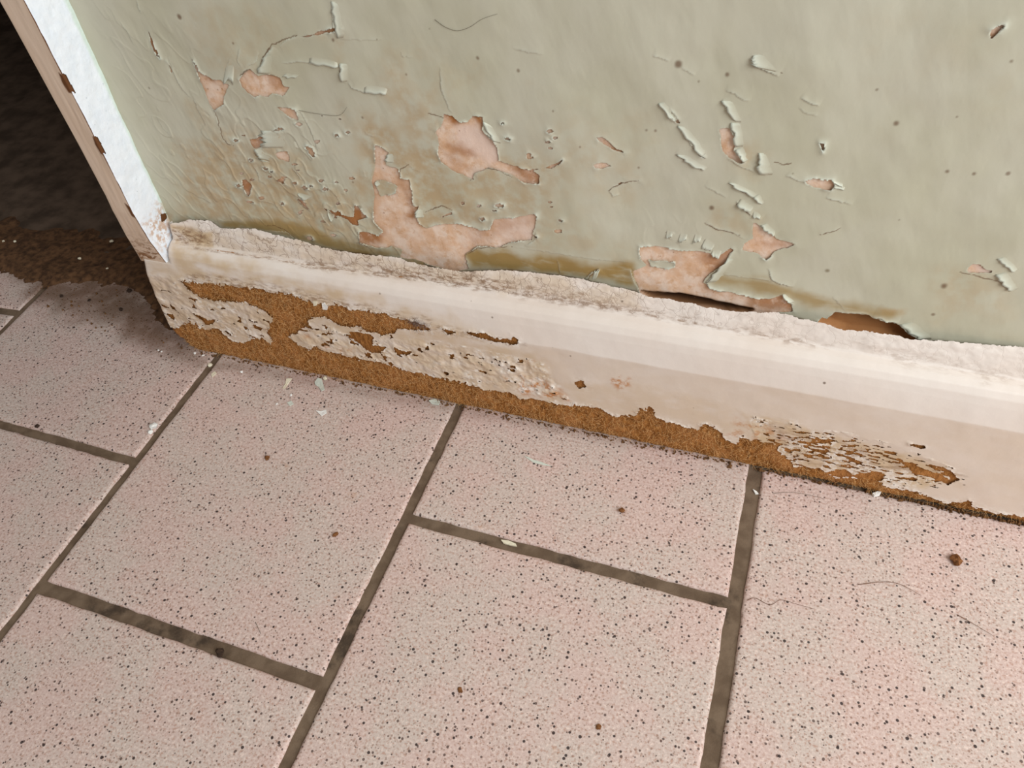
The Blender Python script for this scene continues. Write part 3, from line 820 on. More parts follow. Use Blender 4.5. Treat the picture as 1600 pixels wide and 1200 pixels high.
xs = np.concatenate([np.arange(-0.056, 0.565, PITCH), np.linspace(0.58, 1.3, 40)])
ss = np.linspace(0, S_LEN, int(S_LEN / PITCH))
K = Field(xs, ss)
YP, ZP = prof(ss)
tan = np.stack([np.gradient(YP), np.gradient(ZP)], -1); tan /= np.linalg.norm(tan, axis=1)[:, None]
NY, NZ = tan[:, 1].copy(), -tan[:, 0].copy()      # outward: towards -y / up
flipn = NY > 0
NY[flipn] *= -1; NZ[flipn] *= -1
NZ = np.abs(NZ)


def x_end(z):
    """left end of the board: it butts against the door trim above, and wraps under it below"""
    lo = np.interp(z, [0, .004, .018, .054, .084], [-.0175, -.022, -.0310, -.0275, -.0222])
    return np.where(z > .0865, 0.0004, lo)


def skirt_points(U, S, hgt):
    y, z = prof(S)
    ny = np.interp(S, ss, NY); nz = np.interp(S, ss, NZ)
    y = y + ny * hgt; z = z + nz * hgt
    xe = x_end(np.interp(S, S_AT, PROF[:, 1]))
    over = np.maximum(xe + 0.0035 - U, 0)
    ang = np.minimum(over / 0.0035, 1.5708)
    xr = np.where(over > 0, xe + 0.0035 - 0.0035 * np.sin(ang), U)
    yr = y + 0.0035 * (1 - np.cos(ang)) + np.maximum(over - 0.0035 * 1.5708, 0)
    return np.stack([xr, yr, z], -1)


tear = np.full(K.U.shape, 0.02)
rag = (fbm(K.U, K.V, 0.0035, 121, 4) - 0.5) * mm(4.6) + (fbm(K.U, K.V, 0.0012, 125, 2) - .5) * mm(3.2)
K.sdf_into(tear, on_skirt(BARE), 0.012, rag)
for b in BITES: K.sdf_into(tear, on_skirt(b), 0.008, rag * .45)
fine = fbm(K.U, K.V * 1.6, 0.0022, 131, 3)


def region(field, poly, mapper, w):
    d = np.full(field.U.shape, 0.06); field.sdf_into(d, mapper(poly), max(.012, 2 * w))
    return smooth(w, -w, d)


worn = region(K, SK_WORN[0], on_skirt, .004)
streak = fbm(K.U * .5, K.V * 1.4, 0.0019, 141, 5)
tear = np.where(worn > .02, np.minimum(tear, (0.75 - streak - .17 * worn) * mm(6)), tear)
blist = np.maximum(region(K, SK_BLIST[0], on_skirt, .004), region(K, SK_BLIST2[0], on_skirt, .004) * .85)
pit = fbm(K.U * .8, K.V * 1.2, 0.0042, 151, 3)
tear = np.where(blist > .02, np.minimum(tear, (0.775 - pit - .05 * blist) * mm(9)), tear)
# everything above the torn upper edge of the skirting paint is green wall
tl = on_skirt(TOP_LINE)
top_poly = np.concatenate([tl, [[0.75, tl[-1][1]], [0.75, -.02], [-.06, -.02], [-.06, tl[0][1]]]])
cut = np.full(K.U.shape, 0.02); K.sdf_into(cut, top_poly, 0.03, rag * .3)
hs_ = mm(0.5) + (fbm(K.U, K.V, 0.02, 161, 3) - .5) * mm(.7) + blist * (fbm(K.U, K.V, 0.005, 171, 3) - .45) * mm(1.9)
bead = smooth(S_AT[6] + .0005, S_AT[6] - .001, K.V)
hs_ = hs_ + bead * (fbm(K.U * .7, K.V, 0.005, 181, 3) - .5) * mm(1.1)
hs_ = hs_ - worn * mm(.38)
hs_ = hs_ + (1 - worn) * np.where(tear > 0, np.exp(-np.abs(tear) / mm(.9)) * (mm(.1) + mm(.6) * smooth(.45, .7, fbm(K.U, K.V, .006, 191, 2))), 0)
# split along the underside of the bead
gl_ = on_skirt([(300,385),(400,400),(505,416),(600,428),(680,441),(745,446),(800,459)])
dg, tg, _, _, _ = seg_dist(K.U, K.V, gl_, closed=False)
split = np.exp(-((dg + (rag * .15)) / mm(.5)) ** 2) * (tg > .01) * (tg < .99)
hs_ = hs_ - split * mm(.7)
cut2 = np.minimum(cut, tear)
gu, gv = np.gradient(cut2); gu = gu / np.gradient(xs)[:, None]; gv = gv / np.gradient(ss)[None, :]
gl = np.sqrt(gu ** 2 + gv ** 2) + 1e-9
near = np.abs(cut2) < 0.6 * PITCH
mu = np.clip(np.where(near, -cut2 * gu / gl, 0), -PITCH, PITCH); mv = np.clip(np.where(near, -cut2 * gv / gl, 0), -PITCH, PITCH)
c0 = np.where(near, 0, cut2)
fk = (c0[:-1, :-1] + c0[1:, :-1] + c0[1:, 1:] + c0[:-1, 1:]) > 0
KP = skirt_points(K.U + mu, np.clip(K.V + mv, 0, S_LEN), hs_)
sk_stain = soft_mask(K, [
    ([(225,440),(420,470),(700,515),(862,546),(1200,603),(1600,677),(1700,690),(1700,850),(1600,820),(1200,745),(800,660),(400,590),(262,530)], .18, .0015),
    ([(225,410),(420,430),(700,500),(860,560),(900,640),(700,600),(400,540),(250,520)], .75, .008), ([(270,380),(420,425),(600,470),(700,505),(500,470),(280,437)], .9, .006), ([(860,590),(1000,600),(1200,650),(1480,720),(1500,760),(1200,700),(900,640)], .5, .006),
    ([(266,350),(335,360),(335,388),(272,384)], 1, .002), ([(330,360),(700,430),(900,465),(700,445),(480,415)], .35, .005), ([(1150,640),(1240,662),(1480,728),(1500,750),(1440,764),(1250,730),(1180,695)], .95, .005), ([(266,350),(345,357),(465,375),(650,411),(872,430),(995,455),(1000,480),(800,458),(600,427),(400,398),(300,383)], .5, .003), ([(1460,470),(1600,560),(1600,600),(1480,560)], .0, .01)], on_skirt, 0.01, 201)
sk_dirt_shade = soft_mask(K, [
    ([(480,410),(640,418),(740,430),(800,440),(800,458),(700,446),(560,428),(470,418)], 1, .002), ([(800,440),(900,455),(1000,480),(1100,505),(1200,520),(1300,540),(1300,548),(1150,518),(1000,492),(800,462)], .75, .003), ([(1300,520),(1420,550),(1600,590),(1600,605),(1400,566)], .4, .004),
    ([(290,425),(400,440),(520,465),(660,495),(700,515),(520,480),(400,455),(290,440)], .9, .003), ([(636,494),(668,500),(700,515),(650,518)], 1, .003), ([(268,352),(322,362),(330,386),(272,380)], 1, .003), ([(300,385),(400,399),(505,415),(600,427),(745,445),(900,470),(1100,504),(1100,509),(900,475),(745,450),(600,432),(505,420),(400,404),(300,389)], .9, .0008), ([(560,485),(680,505),(820,535),(820,540),(640,515)], .6, .002), ([(1200,660),(1500,745),(1400,755),(1220,715)], .65, .004), ([(1380,770),(1600,812),(1600,840),(1380,790)], .6, .004)], on_skirt, 0.006, 211)  # thin groove polygon: grime plus the step's shadow, painted as colour
sk_rust = soft_mask(K, [([(790,585),(860,595),(890,625),(820,615)], 1, .004), ([(950,590),(985,595),(970,610)], .9, .003), ([(820,560),(835,562),(830,572)], 1, .002), ([(880,475),(892,520),(884,530)], .0, .002), ([(1150,650),(1230,675),(1210,700),(1140,680)], .6, .004), ([(460,500),(480,530),(560,545),(520,560)], .5, .004), ([(958,580),(985,592),(976,597)], .8, .002)], on_skirt, 0.006, 221)
lower = smooth(S_AT[14] - .0006, S_AT[14] + .0006, K.V + (fbm(K.U, K.V, .02, 251, 3) - .5) * .0015)  # grubbier beige below the crease, with the upright face's shading painted in
rim = np.where(tear > 0, np.exp(-tear / mm(2.0)), 0) * smooth(.42, .6, fbm(K.U, K.V, .012, 255, 3))
crk = bead * (1 - smooth(0.18, 0.45, K.U) * .82)
cx_, cs_ = np.concatenate([np.arange(-0.054, 0.565, 0.0009), np.linspace(.58, 1.3, 40)]), np.linspace(.0165, S_LEN, 150)
C = Field(cx_, cs_)
bare = np.full(C.U.shape, 0.02); C.sdf_into(bare, on_skirt(BARE), 0.012)
core_h = (fbm(C.U, C.V, 0.006, 231, 4) - .5) * mm(1.6) - mm(.55) + smooth(.002, -.004, bare) * (fbm(C.U, C.V, .0035, 241, 3) - .5) * mm(1.2)
core_h -= smooth(.021, .0165, C.V) * mm(1.2)
skirting = grid_mesh('baseboard_back', skirt_points(C.U, C.V, core_h), np.ones((len(cx_) - 1, len(cs_) - 1), bool), {}, MDF)
tag(skirting, 'water-swollen brown fibreboard skirting with peeling cream paint along the floor', 'skirting', kind='structure')
sk_coat = grid_mesh('paint_coat', KP, fk, {'stain': sk_stain, 'dirt': sk_dirt_shade, 'rust': sk_rust, 'crackle': crk, 'lower': lower, 'rim': rim}, WHITE, skirting)
sk_coat['label'] = 'cream skirting paint, crackled on top and peeled off at the foot'


# ---- frayed fibres standing off the bare board
def strands(name, roots, mat, parent, lmin, lmax, rad, seed, norm=(0, -1, 0.2)):
    rng = np.random.default_rng(seed)
    V = []; Fc = []
    for r in roots:
        L = rng.uniform(lmin, lmax)
        d = np.array(norm) * rng.uniform(.1, .7) + rng.normal(0, .6, 3) * np.array([1, .25, 1])
        d /= np.linalg.norm(d)
        bend = rng.normal(0, .7, 3)
        p = np.array(r, float)
        ring = []
        for k in range(4):
            rr = rad * (1 - k / 4.5)
            a = np.cross(d, [0.3, 0.2, 1]); a /= np.linalg.norm(a) + 1e-9
            b = np.cross(d, a)
            base = len(V)
            for j in range(3):
                t = j * 2.0944
                V.append(p + rr * (math.cos(t) * a + math.sin(t) * b))
            ring.append(base)
            d = d + bend * .25; d /= np.linalg.norm(d)
            p = p + d * L / 3
            p[1] = min(p[1], -0.0212) if p[2] < .07 else p[1]
            p[2] = max(p[2], 0.0006)
        for k in range(3):
            for j in range(3):
                Fc.append((ring[k] + j, ring[k] + (j + 1) % 3, ring[k + 1] + (j + 1) % 3, ring[k + 1] + j))
    o = new_mesh(name, np.array(V), np.array(Fc), mat, parent)
    return tag(o, kind='stuff')


inner = np.argwhere((bare < -.0005) & (C.U > -.02) & (C.U < .56))
pick = np.random.default_rng(3).choice(len(inner), 7000, replace=False)
CP = skirt_points(C.U, C.V, core_h)
roots = [CP[i, j] for i, j in inner[pick]]
fib = strands('frayed_fibre', roots, FIBRE, skirting, .0015, .0055, .00012, 5)
fib['label'] = 'loose brown fibres of the bare board'

# ------------------------------------------------------------------ door trim at the left end of the wall
tz = np.concatenate([np.arange(.084, .30, .0007), np.linspace(.31, 1.0, 30)])
NT_ = 38


def trim_x(z): return np.interp(z, [.086, .1065, .13, .19, .25, .4, 1.0], [-.0020, -.0026, -.0012, .0012, .0030, .0040, .0040])
def trim_d(z): return np.interp(z, [.086, .1065, .13, .26], [.0197, .0228, .0250, .0250])
def trim_w(z): return np.interp(z, [.086, .105, .142, .20, .26], [.0232, .0195, .0164, .0170, .0178])


TX, TZ = np.meshgrid(np.arange(NT_), tz, indexing='ij')
fr = np.concatenate([[0.0] * 5, np.linspace(.03, .90, 23), .90 + .10 * np.sin(np.linspace(.2, 1.5708, 7)), [1, 1, 1]])
back = np.concatenate([[.030, .018, .009, .003], np.zeros(24), .0016 * (1 - np.cos(np.linspace(.2, 1.5708, 7))), [.004, .02, .06]])
X = trim_x(TZ) - fr[TX] * trim_w(TZ)
Y = -trim_d(TZ) + back[TX] + (fbm(fr[TX] * .05, TZ * .4, .01, 301, 3) - .5) * mm(.5)
knot = smooth(.118, .088, TZ)
dent = np.zeros(X.shape)
edge = smooth(.86, .97, fr[TX])
chipped = np.zeros(X.shape)
for poly in [[(92,114),(98,118),(112,146),(107,144),(98,130)], [(145,213),(151,218),(164,244),(158,240),(149,226)], [(195,318),(203,324),(212,342),(206,338)]]:
    q = np.array([on_plane(a, b, 1, -.025)[[0, 2]] for a, b in poly])
    d = seg_dist(X, TZ, q)[0]; d = np.where(inside(X, TZ, q), -d, d)
    chipped = np.maximum(chipped, smooth(.0007, -.0002, d))
chipped[:5] = 1.0
trim = grid_mesh('trim_1', np.stack([X, Y, TZ], -1), np.ones((NT_ - 1, len(tz) - 1), bool), {'knot': knot, 'edge': edge, 'chip': chipped}, FRAME_WOOD, flip=True)
bm = bmesh.new(); bm.from_mesh(trim.data); box_bm(bm, -.0145, -.0040, -.012, .12, 0.0, 1.0); bm.to_mesh(trim.data); bm.free()
tag(trim, 'narrow bare beige wooden door trim at the left end of the wall', 'door trim', kind='structure')
# white painted side facing along the wall
fy = np.linspace(-.0254, .002, 62)
fz = np.concatenate([np.arange(.078, .30, .0005), np.linspace(.31, 1.0, 30)])
T = Field(fy, fz)


def on_side(pts):
    return np.array([on_plane(x, y, 0, 0.0)[[1, 2]] for x, y in pts])


ch = np.full(T.U.shape, .02)
rg = (fbm(T.U, T.V, .003, 311, 3) - .5) * mm(1.0)
for poly in [[(90,114),(96,118),(108,138),(112,147),(106,143),(98,130)], [(143,212),(148,216),(158,232),(163,243),(156,238),(148,226)], [(194,318),(200,322),(207,332),(210,342),(203,336)], [(252,336),(262,334),(264,343),(254,349)]]:
    T.sdf_into(ch, on_side(poly), .01, rg * .6)
bump_ = (fbm(T.U, T.V, .006, 321, 3) - .5) * mm(.8)
wear = soft_mask(T, [([(225,350),(250,325),(270,340),(262,410),(240,392)], .8, .006), ([(190,310),(210,345),(205,345),(185,312)], .7, .003)], on_side, .006, 331)
grn = smooth(-.0042, -.0012, T.U + rg * 1.2)
tyy = -.0254 + .0002 + (T.U + .0254) * (trim_d(T.V) + .002) / .0274 - (trim_d(T.V) - .0254)
tp = np.stack([trim_x(T.V) + 0.0009 + bump_ + np.where(tyy < -trim_d(T.V) + .0006, -.0006, 0), tyy, T.V], -1)
fch = (ch[:-1, :-1] + ch[1:, 1:]) > 0
pc = grid_mesh('paint_coat', tp, fch, {'green': grn, 'wear': wear}, FRAME_WHITE, trim)
pc['label'] = 'bluish white gloss paint on the side of the trim'

# ------------------------------------------------------------------ floor: grout bed and tiles
def seg_line(a, b):
    A, B = on_floor([a, b]); return A, B


JA = seg_line((332,565), (2,988)); JB = seg_line((716,637), (442,1200)); JC = seg_line((1181,732), (1109,1200)); JD = seg_line((62,455), (0,517))
P1 = seg_line((0,661), (205,719)); P2 = seg_line((67,916), (495,1066)); P3 = seg_line((640,809), (1144,942)); P0 = seg_line((0,484), (35,489))
GW = {'A': .0058, 'B': .0066, 'C': .0082, 'D': .0056, 'P1': .0066, 'P2': .0080, 'P3': .0070}
S = 0.2


def shift(line, dx, dy):
    d = np.array([dx, dy]); return line[0] + d, line[1] + d


def isect(l, m):
    (a, b), (c, d) = l, m
    A = np.array([b - a, -(d - c)]).T
    t = np.linalg.solve(A, c - a)
    return a + t[0] * (b - a)


def inset(poly, ws):
    """poly: 4 corners counter-clockwise; ws: inset of each edge (edge i from corner i to i+1)"""
    n = len(poly); out = []
    lines = []
    for i in range(n):
        a, b = poly[i], poly[(i + 1) % n]
        d = (b - a) / np.linalg.norm(b - a); nrm = np.array([-d[1], d[0]])
        lines.append((a + nrm * ws[i], b + nrm * ws[i]))
    for i in range(n):
        out.append(isect(lines[i - 1], lines[i]))
    return out


VERT = [shift(JD, -S, 0), JD, JA, JB, JC, shift(JC, S, 0), shift(JC, 2 * S, 0)]
VW = [.007, GW['D'], GW['A'], GW['B'], GW['C'], .009, .009]
ROWS = {0: (P0, .007), 1: (P1, GW['P1']), 2: (P2, GW['P2']), 3: (P3, GW['P3']), 4: (shift(P3, .1, -.103), .0095), 5: (shift(P3, .3, .0), .009)}
floor_bm = bmesh.new()
for v in ((-1.0, -.9, 0), (1.3, -.9, 0), (1.3, .10, 0), (-1.0, .10, 0)): floor_bm.verts.new((v[0], v[1], -.0017))
floor_bm.faces.new(floor_bm.verts[:])
bmesh.ops.subdivide_edges(floor_bm, edges=floor_bm.edges[:], cuts=40, use_grid_fill=True)
floor = bm_obj('floor', floor_bm, GROUT)
tag(floor, 'grey brown grout bed between the pink speckled floor tiles', 'floor', kind='structure')
TILE_DIRT = [([(30,425),(220,430),(262,505),(320,562),(250,548),(150,505),(60,470)], .95, .018), ([(250,520),(330,565),(420,575),(330,580),(270,560)], .6, .006), ([(340,560),(720,632),(1180,724),(1190,730),(700,645),(350,578)], .35, .003)]


def make_tile(corners, ws, k):
    rng = np.random.default_rng(500 + k)
    c = inset(corners, [w / 2 for w in ws])
    c = [np.array(p) + rng.normal(0, .0002, 2) for p in c]
    # grid over the quad with a rounded arris
    n = 44
    t = np.concatenate([[0, 0, .0025, .006, .011], np.linspace(.02, .98, n), [.989, .994, .9975, 1, 1]])
    z = np.concatenate([[-.006, -.0013, -.00065, -.0002, 0], np.zeros(n), [0, -.0002, -.00065, -.0013, -.006]])
    A, B = np.meshgrid(t, t, indexing='ij'); ZA, ZB = np.meshgrid(z, z, indexing='ij')
    XY = ((1 - A) * (1 - B))[..., None] * c[0] + (A * (1 - B))[..., None] * c[1] + (A * B)[..., None] * c[2] + ((1 - A) * B)[..., None] * c[3]
    wob = (vnoise(XY[..., 0] / .007 + 60, XY[..., 1] / .007 + 60, 77) - .5) * .0009
    ed = (A < .005) | (A > .995)
    XY[..., 0] += np.where(ed, wob, 0); XY[..., 1] += np.where((B < .005) | (B > .995), wob, 0)
    Z = np.minimum(ZA, ZB) + rng.normal(0, .00012) + (fbm(XY[..., 0], XY[..., 1], .05, 401, 2) - .5) * .0006
    pts = np.stack([XY[..., 0], XY[..., 1], Z], -1)
    fld = Field.__new__(Field); fld.U, fld.V = XY[..., 0], XY[..., 1]
    dirt = np.zeros(Z.shape)
    nz = fbm(fld.U, fld.V, .02, 411, 3) - .5
    for poly, amt, w in TILE_DIRT:
        q = on_floor(poly)
        d = seg_dist(fld.U, fld.V, q)[0]; d = np.where(inside(fld.U, fld.V, q), -d, d)
        dirt = np.maximum(dirt, amt * smooth(w, -w, d + nz * w * 1.6))
    o = grid_mesh('tile', pts, np.ones((len(t) - 1, len(t) - 1), bool), {'dirt': dirt}, TILE, floor)
    return o


# strips between the joints that run away from the wall; half-bonded cross joints
def cross(col):
    """cross joints of a strip from the far end to the near end"""
    odd = {0: [shift(P0, 0, S), P0, shift(P0, 0, -S), shift(P0, 0, -2 * S)],
           1: [shift(P1, 0, S), P1, shift(P1, 0, -S), shift(P1, 0, -2 * S)],
           2: [shift(P2, 0, S + .0075), P2, shift(P2, 0, -S), shift(P2, 0, -2 * S)],
           3: [shift(P3, 0, S), P3, shift(P3, 0, -S), shift(P3, 0, -2 * S)],
           4: [shift(P3, .2, S - .1015), shift(P3, .2, -.1015 - .055 + .055), shift(P3, .2, -S - .1015), shift(P3, .2, -2 * S - .1)],
           5: [shift(P3, .4, S), shift(P3, .4, 0), shift(P3, .4, -S), shift(P3, .4, -2 * S)]}
    return odd[col]


CW = {0: .007, 1: GW['P1'], 2: GW['P2'], 3: GW['P3'], 4: .009, 5: .009}
# the strip right of joint C shows no cross joint in the photograph's frame: the tile there is set lower
k = 0
for col in range(6):
    L, Rr = VERT[col], VERT[col + 1]
    rows = cross(col)
    if col == 4: rows = [shift(P3, .2, .098), shift(P3, .2, -.30 + .098 + .0), shift(P3, .2, -.402)]
    for r in range(len(rows) - 1):
        hi, lo = rows[r], rows[r + 1]
        corners = [isect(L, lo), isect(Rr, lo), isect(Rr, hi), isect(L, hi)]
        make_tile(corners, [CW[col], VW[col + 1], CW[col], VW[col]], k); k += 1

# ------------------------------------------------------------------ the dark recess beyond the trim; unseen walls and added top keep ambient light out
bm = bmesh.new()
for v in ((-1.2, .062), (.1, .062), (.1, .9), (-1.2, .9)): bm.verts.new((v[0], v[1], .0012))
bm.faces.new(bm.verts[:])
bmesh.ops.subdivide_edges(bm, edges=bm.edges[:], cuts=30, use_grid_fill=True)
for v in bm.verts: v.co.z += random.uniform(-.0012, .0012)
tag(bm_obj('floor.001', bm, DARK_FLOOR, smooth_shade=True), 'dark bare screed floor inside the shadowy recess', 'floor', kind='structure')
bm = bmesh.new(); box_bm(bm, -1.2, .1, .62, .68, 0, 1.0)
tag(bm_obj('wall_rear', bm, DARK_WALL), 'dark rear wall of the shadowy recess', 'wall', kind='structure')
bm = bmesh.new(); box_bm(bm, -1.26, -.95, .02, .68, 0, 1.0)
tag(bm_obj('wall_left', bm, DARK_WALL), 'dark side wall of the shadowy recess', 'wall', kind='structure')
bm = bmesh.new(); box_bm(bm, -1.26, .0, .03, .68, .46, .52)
tag(bm_obj('ceiling', bm, DARK_WALL), 'unseen low dark top added to keep light out of the recess beyond the trim', 'ceiling', kind='structure')

# dirt crust that has washed over the tiles at the mouth of the recess
du_ = np.arange(-.55, .0, .0018); dv2 = np.arange(-.015, .20, .0018)
D = Field(du_, dv2)
edge_line = on_floor([(-60,428),(0,428),(40,437),(75,448),(110,442),(160,444),(205,452),(222,470),(262,520)])
yb = np.interp(D.U, edge_line[:, 0], edge_line[:, 1]) + (fbm(D.U, D.V, .012, 421, 5) - .5) * .014 + (fbm(D.U, D.V, .003, 425, 3) - .5) * .008
dh = smooth(.0, .012, D.V - yb) * (.0012 + .0035 * fbm(D.U, D.V, .012, 431, 4)) * smooth(.105, .055, D.V + (fbm(D.U, D.V, .02, 441, 3) - .5) * .05) - .0006
keepd = (dh[:-1, :-1] > -.0006 + 1e-5) | (dh[1:, 1:] > -.0006 + 1e-5)
dirt = grid_mesh('dirt', np.stack([D.U, D.V, dh + .0004], -1), keepd, {}, DIRT)
tag(dirt, 'brown dirt washed over the tiles at the mouth of the dark recess', 'dirt', kind='stuff')


# ------------------------------------------------------------------ debris
def lump_mesh(bm, c, r, rng, flat=.7, sub=1):
    g = bmesh.ops.create_icosphere(bm, subdivisions=sub, radius=1.0)
    sx, sy, sz = r * rng.uniform(.7, 1.3), r * rng.uniform(.7, 1.2), r * flat * rng.uniform(.7, 1.1)
    a = rng.uniform(0, 6.28)
    for v in g['verts']:
        q = v.co * rng.uniform(.62, 1.2)
        x, y, z = q.x * sx, q.y * sy, q.z * sz
        v.co = (c[0] + x * math.cos(a) - y * math.sin(a), c[1] + x * math.sin(a) + y * math.cos(a), c[2] + z)


# crumbs swept against the foot of the skirting: far too many to count
bm = bmesh.new()
rng = np.random.default_rng(909)
foot = on_floor([(300,556),(400,576),(560,604),(720,640),(900,676),(1060,710),(1200,742),(1355,768),(1480,793),(1600,818),(1700,838)])
cl = np.concatenate([[0], np.cumsum(np.hypot(*np.diff(foot, axis=0).T))])
for i in range(950):
    s_ = rng.uniform(0, cl[-1]) if i < 650 else rng.uniform(cl[7], cl[10])
    x = np.interp(s_, cl, foot[:, 0]); y = np.interp(s_, cl, foot[:, 1])
    r = abs(rng.normal(0, .00035)) + .00022
    y = -.0222 - abs(rng.normal(0, .0013 if i < 650 else .0007)) - r * .3
    g = bmesh.ops.create_cone(bm, segments=4, radius1=r, radius2=r * .4, depth=r * 1.4, cap_ends=True)
    a = rng.uniform(0, 6.28); sx = rng.uniform(.7, 2.2)
    for v in g['verts']:
        q = v.co; X_, Y_ = q.x * sx, q.y
        v.co = (x + X_ * math.cos(a) - Y_ * math.sin(a), y + X_ * math.sin(a) + Y_ * math.cos(a), q.z + r * .7)
for i in range(260):   # and on the dirty corner at the left
    px, py = rng.uniform(40, 300), rng.uniform(440, 560)
    if py > 440 + (px - 20) * .44 + 16: continue
    x, y, _ = on_plane(px, py, 2, 0)
    r = abs(rng.normal(0, .0004)) + .00025
    g = bmesh.ops.create_cone(bm, segments=4, radius1=r, radius2=r * .4, depth=r * 1.4, cap_ends=True)
    for v in g['verts']: v.co = (x + v.co.x, y + v.co.y, v.co.z + r * .7)
tag(bm_obj('dirt_crumbs', bm, CRUMB), 'fine brown crumbs swept along the foot of the skirting', 'crumbs', kind='stuff')


def chip(name, px_pts, mat, label, cat='paint chip', th=.0005, curl=.0008, base=0.0, group=None):
    p = on_floor(px_pts, base)
    c = p.mean(0)
    bm = bmesh.new()
    n = len(p)
    rad = max(np.hypot(*(p - c).T)) + 1e-6
    top = [bm.verts.new((x, y, th + curl * (math.hypot(x - c[0], y - c[1]) / rad) ** 2 + base)) for x, y in p]
    mid = [bm.verts.new((c[0] + (x - c[0]) * .5, c[1] + (y - c[1]) * .5, th + curl * .25 + base + .0001)) for x, y in p]
    bot = [bm.verts.new((x, y, .00005 + curl * (math.hypot(x - c[0], y - c[1]) / rad) ** 2 * .9 + base)) for x, y in p]
    ct = bm.verts.new((c[0], c[1], th + base)); cb = bm.verts.new((c[0], c[1], base + .00005))
    for i in range(n):
        j = (i + 1) % n
        bm.faces.new((top[i], top[j], mid[j], mid[i])); bm.faces.new((mid[i], mid[j], ct))
        bm.faces.new((bot[j], bot[i], cb)); bm.faces.new((top[j], top[i], bot[i], bot[j]))
    bmesh.ops.recalc_face_normals(bm, faces=bm.faces)
    o = bm_obj(name, bm, mat)
    return tag(o, label, cat, group)


def lump(name, px, py, rpx, mat, label, cat, flat=.75, z=0.0, seed=1, stretch=1.0, group=None):
    c = on_plane(px, py, 2, z)
    dist = np.linalg.norm(c - CAM)
    r = rpx * dist / F_PX
    rng = np.random.default_rng(seed)
    bm = bmesh.new()
    lump_mesh(bm, (0, 0, 0), r, rng, flat, 2)
    zmin = min(v.co.z for v in bm.verts)
    for v in bm.verts: v.co = (v.co.x * stretch + c[0], v.co.y + c[1], v.co.z - zmin + z)
    return tag(bm_obj(name, bm, mat, smooth_shade=False), label, cat, group)


def strand(name, pts3, rad, mat, label, cat='hair', group=None):
    """a hair: a thin tube along a smooth curve"""
    P_ = np.array(pts3)
    t = np.linspace(0, len(P_) - 1, 8 * (len(P_) - 1) + 1)
    out = []
    for q in t:
        i = min(int(q), len(P_) - 2); f = q - i
        p0 = P_[max(i - 1, 0)]; p1 = P_[i]; p2 = P_[i + 1]; p3 = P_[min(i + 2, len(P_) - 1)]
        out.append(.5 * ((2 * p1) + (p2 - p0) * f + (2 * p0 - 5 * p1 + 4 * p2 - p3) * f * f + (3 * p1 - p0 - 3 * p2 + p3) * f ** 3))
    out = np.array(out); V = []; Fc = []
    for i, p in enumerate(out):
        d = out[min(i + 1, len(out) - 1)] - out[max(i - 1, 0)]; d /= np.linalg.norm(d)
        a = np.cross(d, [.2, .3, 1]); a /= np.linalg.norm(a); b = np.cross(d, a)
        rr = rad * (1 - .6 * i / len(out))
        for j in range(5): V.append(p + rr * (math.cos(j * 1.2566) * a + math.sin(j * 1.2566) * b))
    for i in range(len(out) - 1):
        for j in range(5): Fc.append((i * 5 + j, i * 5 + (j + 1) % 5, (i + 1) * 5 + (j + 1) % 5, (i + 1) * 5 + j))
    return tag(new_mesh(name, np.array(V), np.array(Fc), mat), label, cat, group)


def floor_hair(pts, label, mat=None, rad=.00018):
    q = [(*on_plane(x, y, 2, 0.0003)[:2], .0003 + .0004 * (i % 2)) for i, (x, y) in enumerate(pts)]
    return strand('hair', q, rad, mat or HAIR_BROWN, label)


def wall_hair(pts, label, rad=.00011):
    q = []
    for x, y in pts:
        p = on_plane(x, y, 1, 0)
        q.append((p[0], -und_at(p[0], p[2]) - .0003, p[2]))
    return strand('hair', q, rad, HAIR_GREY, label)


chip('paint_chip', [(448,593),(457,593),(450,601),(446,608),(442,608),(446,600)], CHIP_CREAM, 'angular cream paint chip on the tile left of the larger pale grey chip')
chip('paint_chip', [(492,598),(497,592),(503,593),(505,600),(508,610),(503,613),(498,605),(493,602)], CHIP_PALE, 'large pale grey hook-shaped paint chip lying against the brown skirting foot')
chip('paint_chip', [(494,643),(502,643),(510,641),(511,646),(503,651)], CHIP_WHITE, 'three-cornered white paint chip on the open tile below the pale grey chip')
chip('paint_chip', [(449,630),(456,627),(459,632),(453,635)], CHIP_PALE, 'tiny pale green paint chip on the tile, left of the three-cornered white chip', curl=.0003)
chip('paint_chip', [(670,627),(680,624),(688,628),(686,634),(675,632)], CHIP_PALE, 'pale green paint chip at the skirting foot beside the second joint', curl=.0005)
chip('paint_chip', [(819,713),(826,715),(834,719),(845,722),(862,729),(848,727),(833,723),(826,718)], CHIP_PALE, 'long thin pale sliver of paint on the half tile under the bare board', cat='paint sliver', curl=.0002)
chip('paint_chip', [(1176,766),(1182,769),(1185,773),(1180,773)], CHIP_WHITE, 'small white paint chip in the dark joint below the skirting', th=.001, curl=.0004, base=-.0018)
chip('paint_chip', [(783,845),(795,846),(806,851),(808,855),(798,853),(787,850)], CHIP_CREAM, 'cream strip of paint lying in the cross joint between two tiles', cat='paint sliver', th=.0012, curl=.0002, base=-.0012)
chip('paint_chip', [(1362,773),(1370,770),(1376,771),(1374,775),(1365,777)], CHIP_WHITE, 'white rod-like paint crumb on the tile below the worn skirting end', th=.0018, curl=.0001)
chip('paint_chip', [(330,585),(336,581),(339,584),(332,590)], CHIP_CREAM, 'small cream paint chip beside the first joint at the skirting corner', curl=.0003)
lump('plaster_crumb', 241, 668, 5, CHIP_WHITE, 'white plaster crumb beside the first joint, the larger one', 'plaster crumb', seed=4)
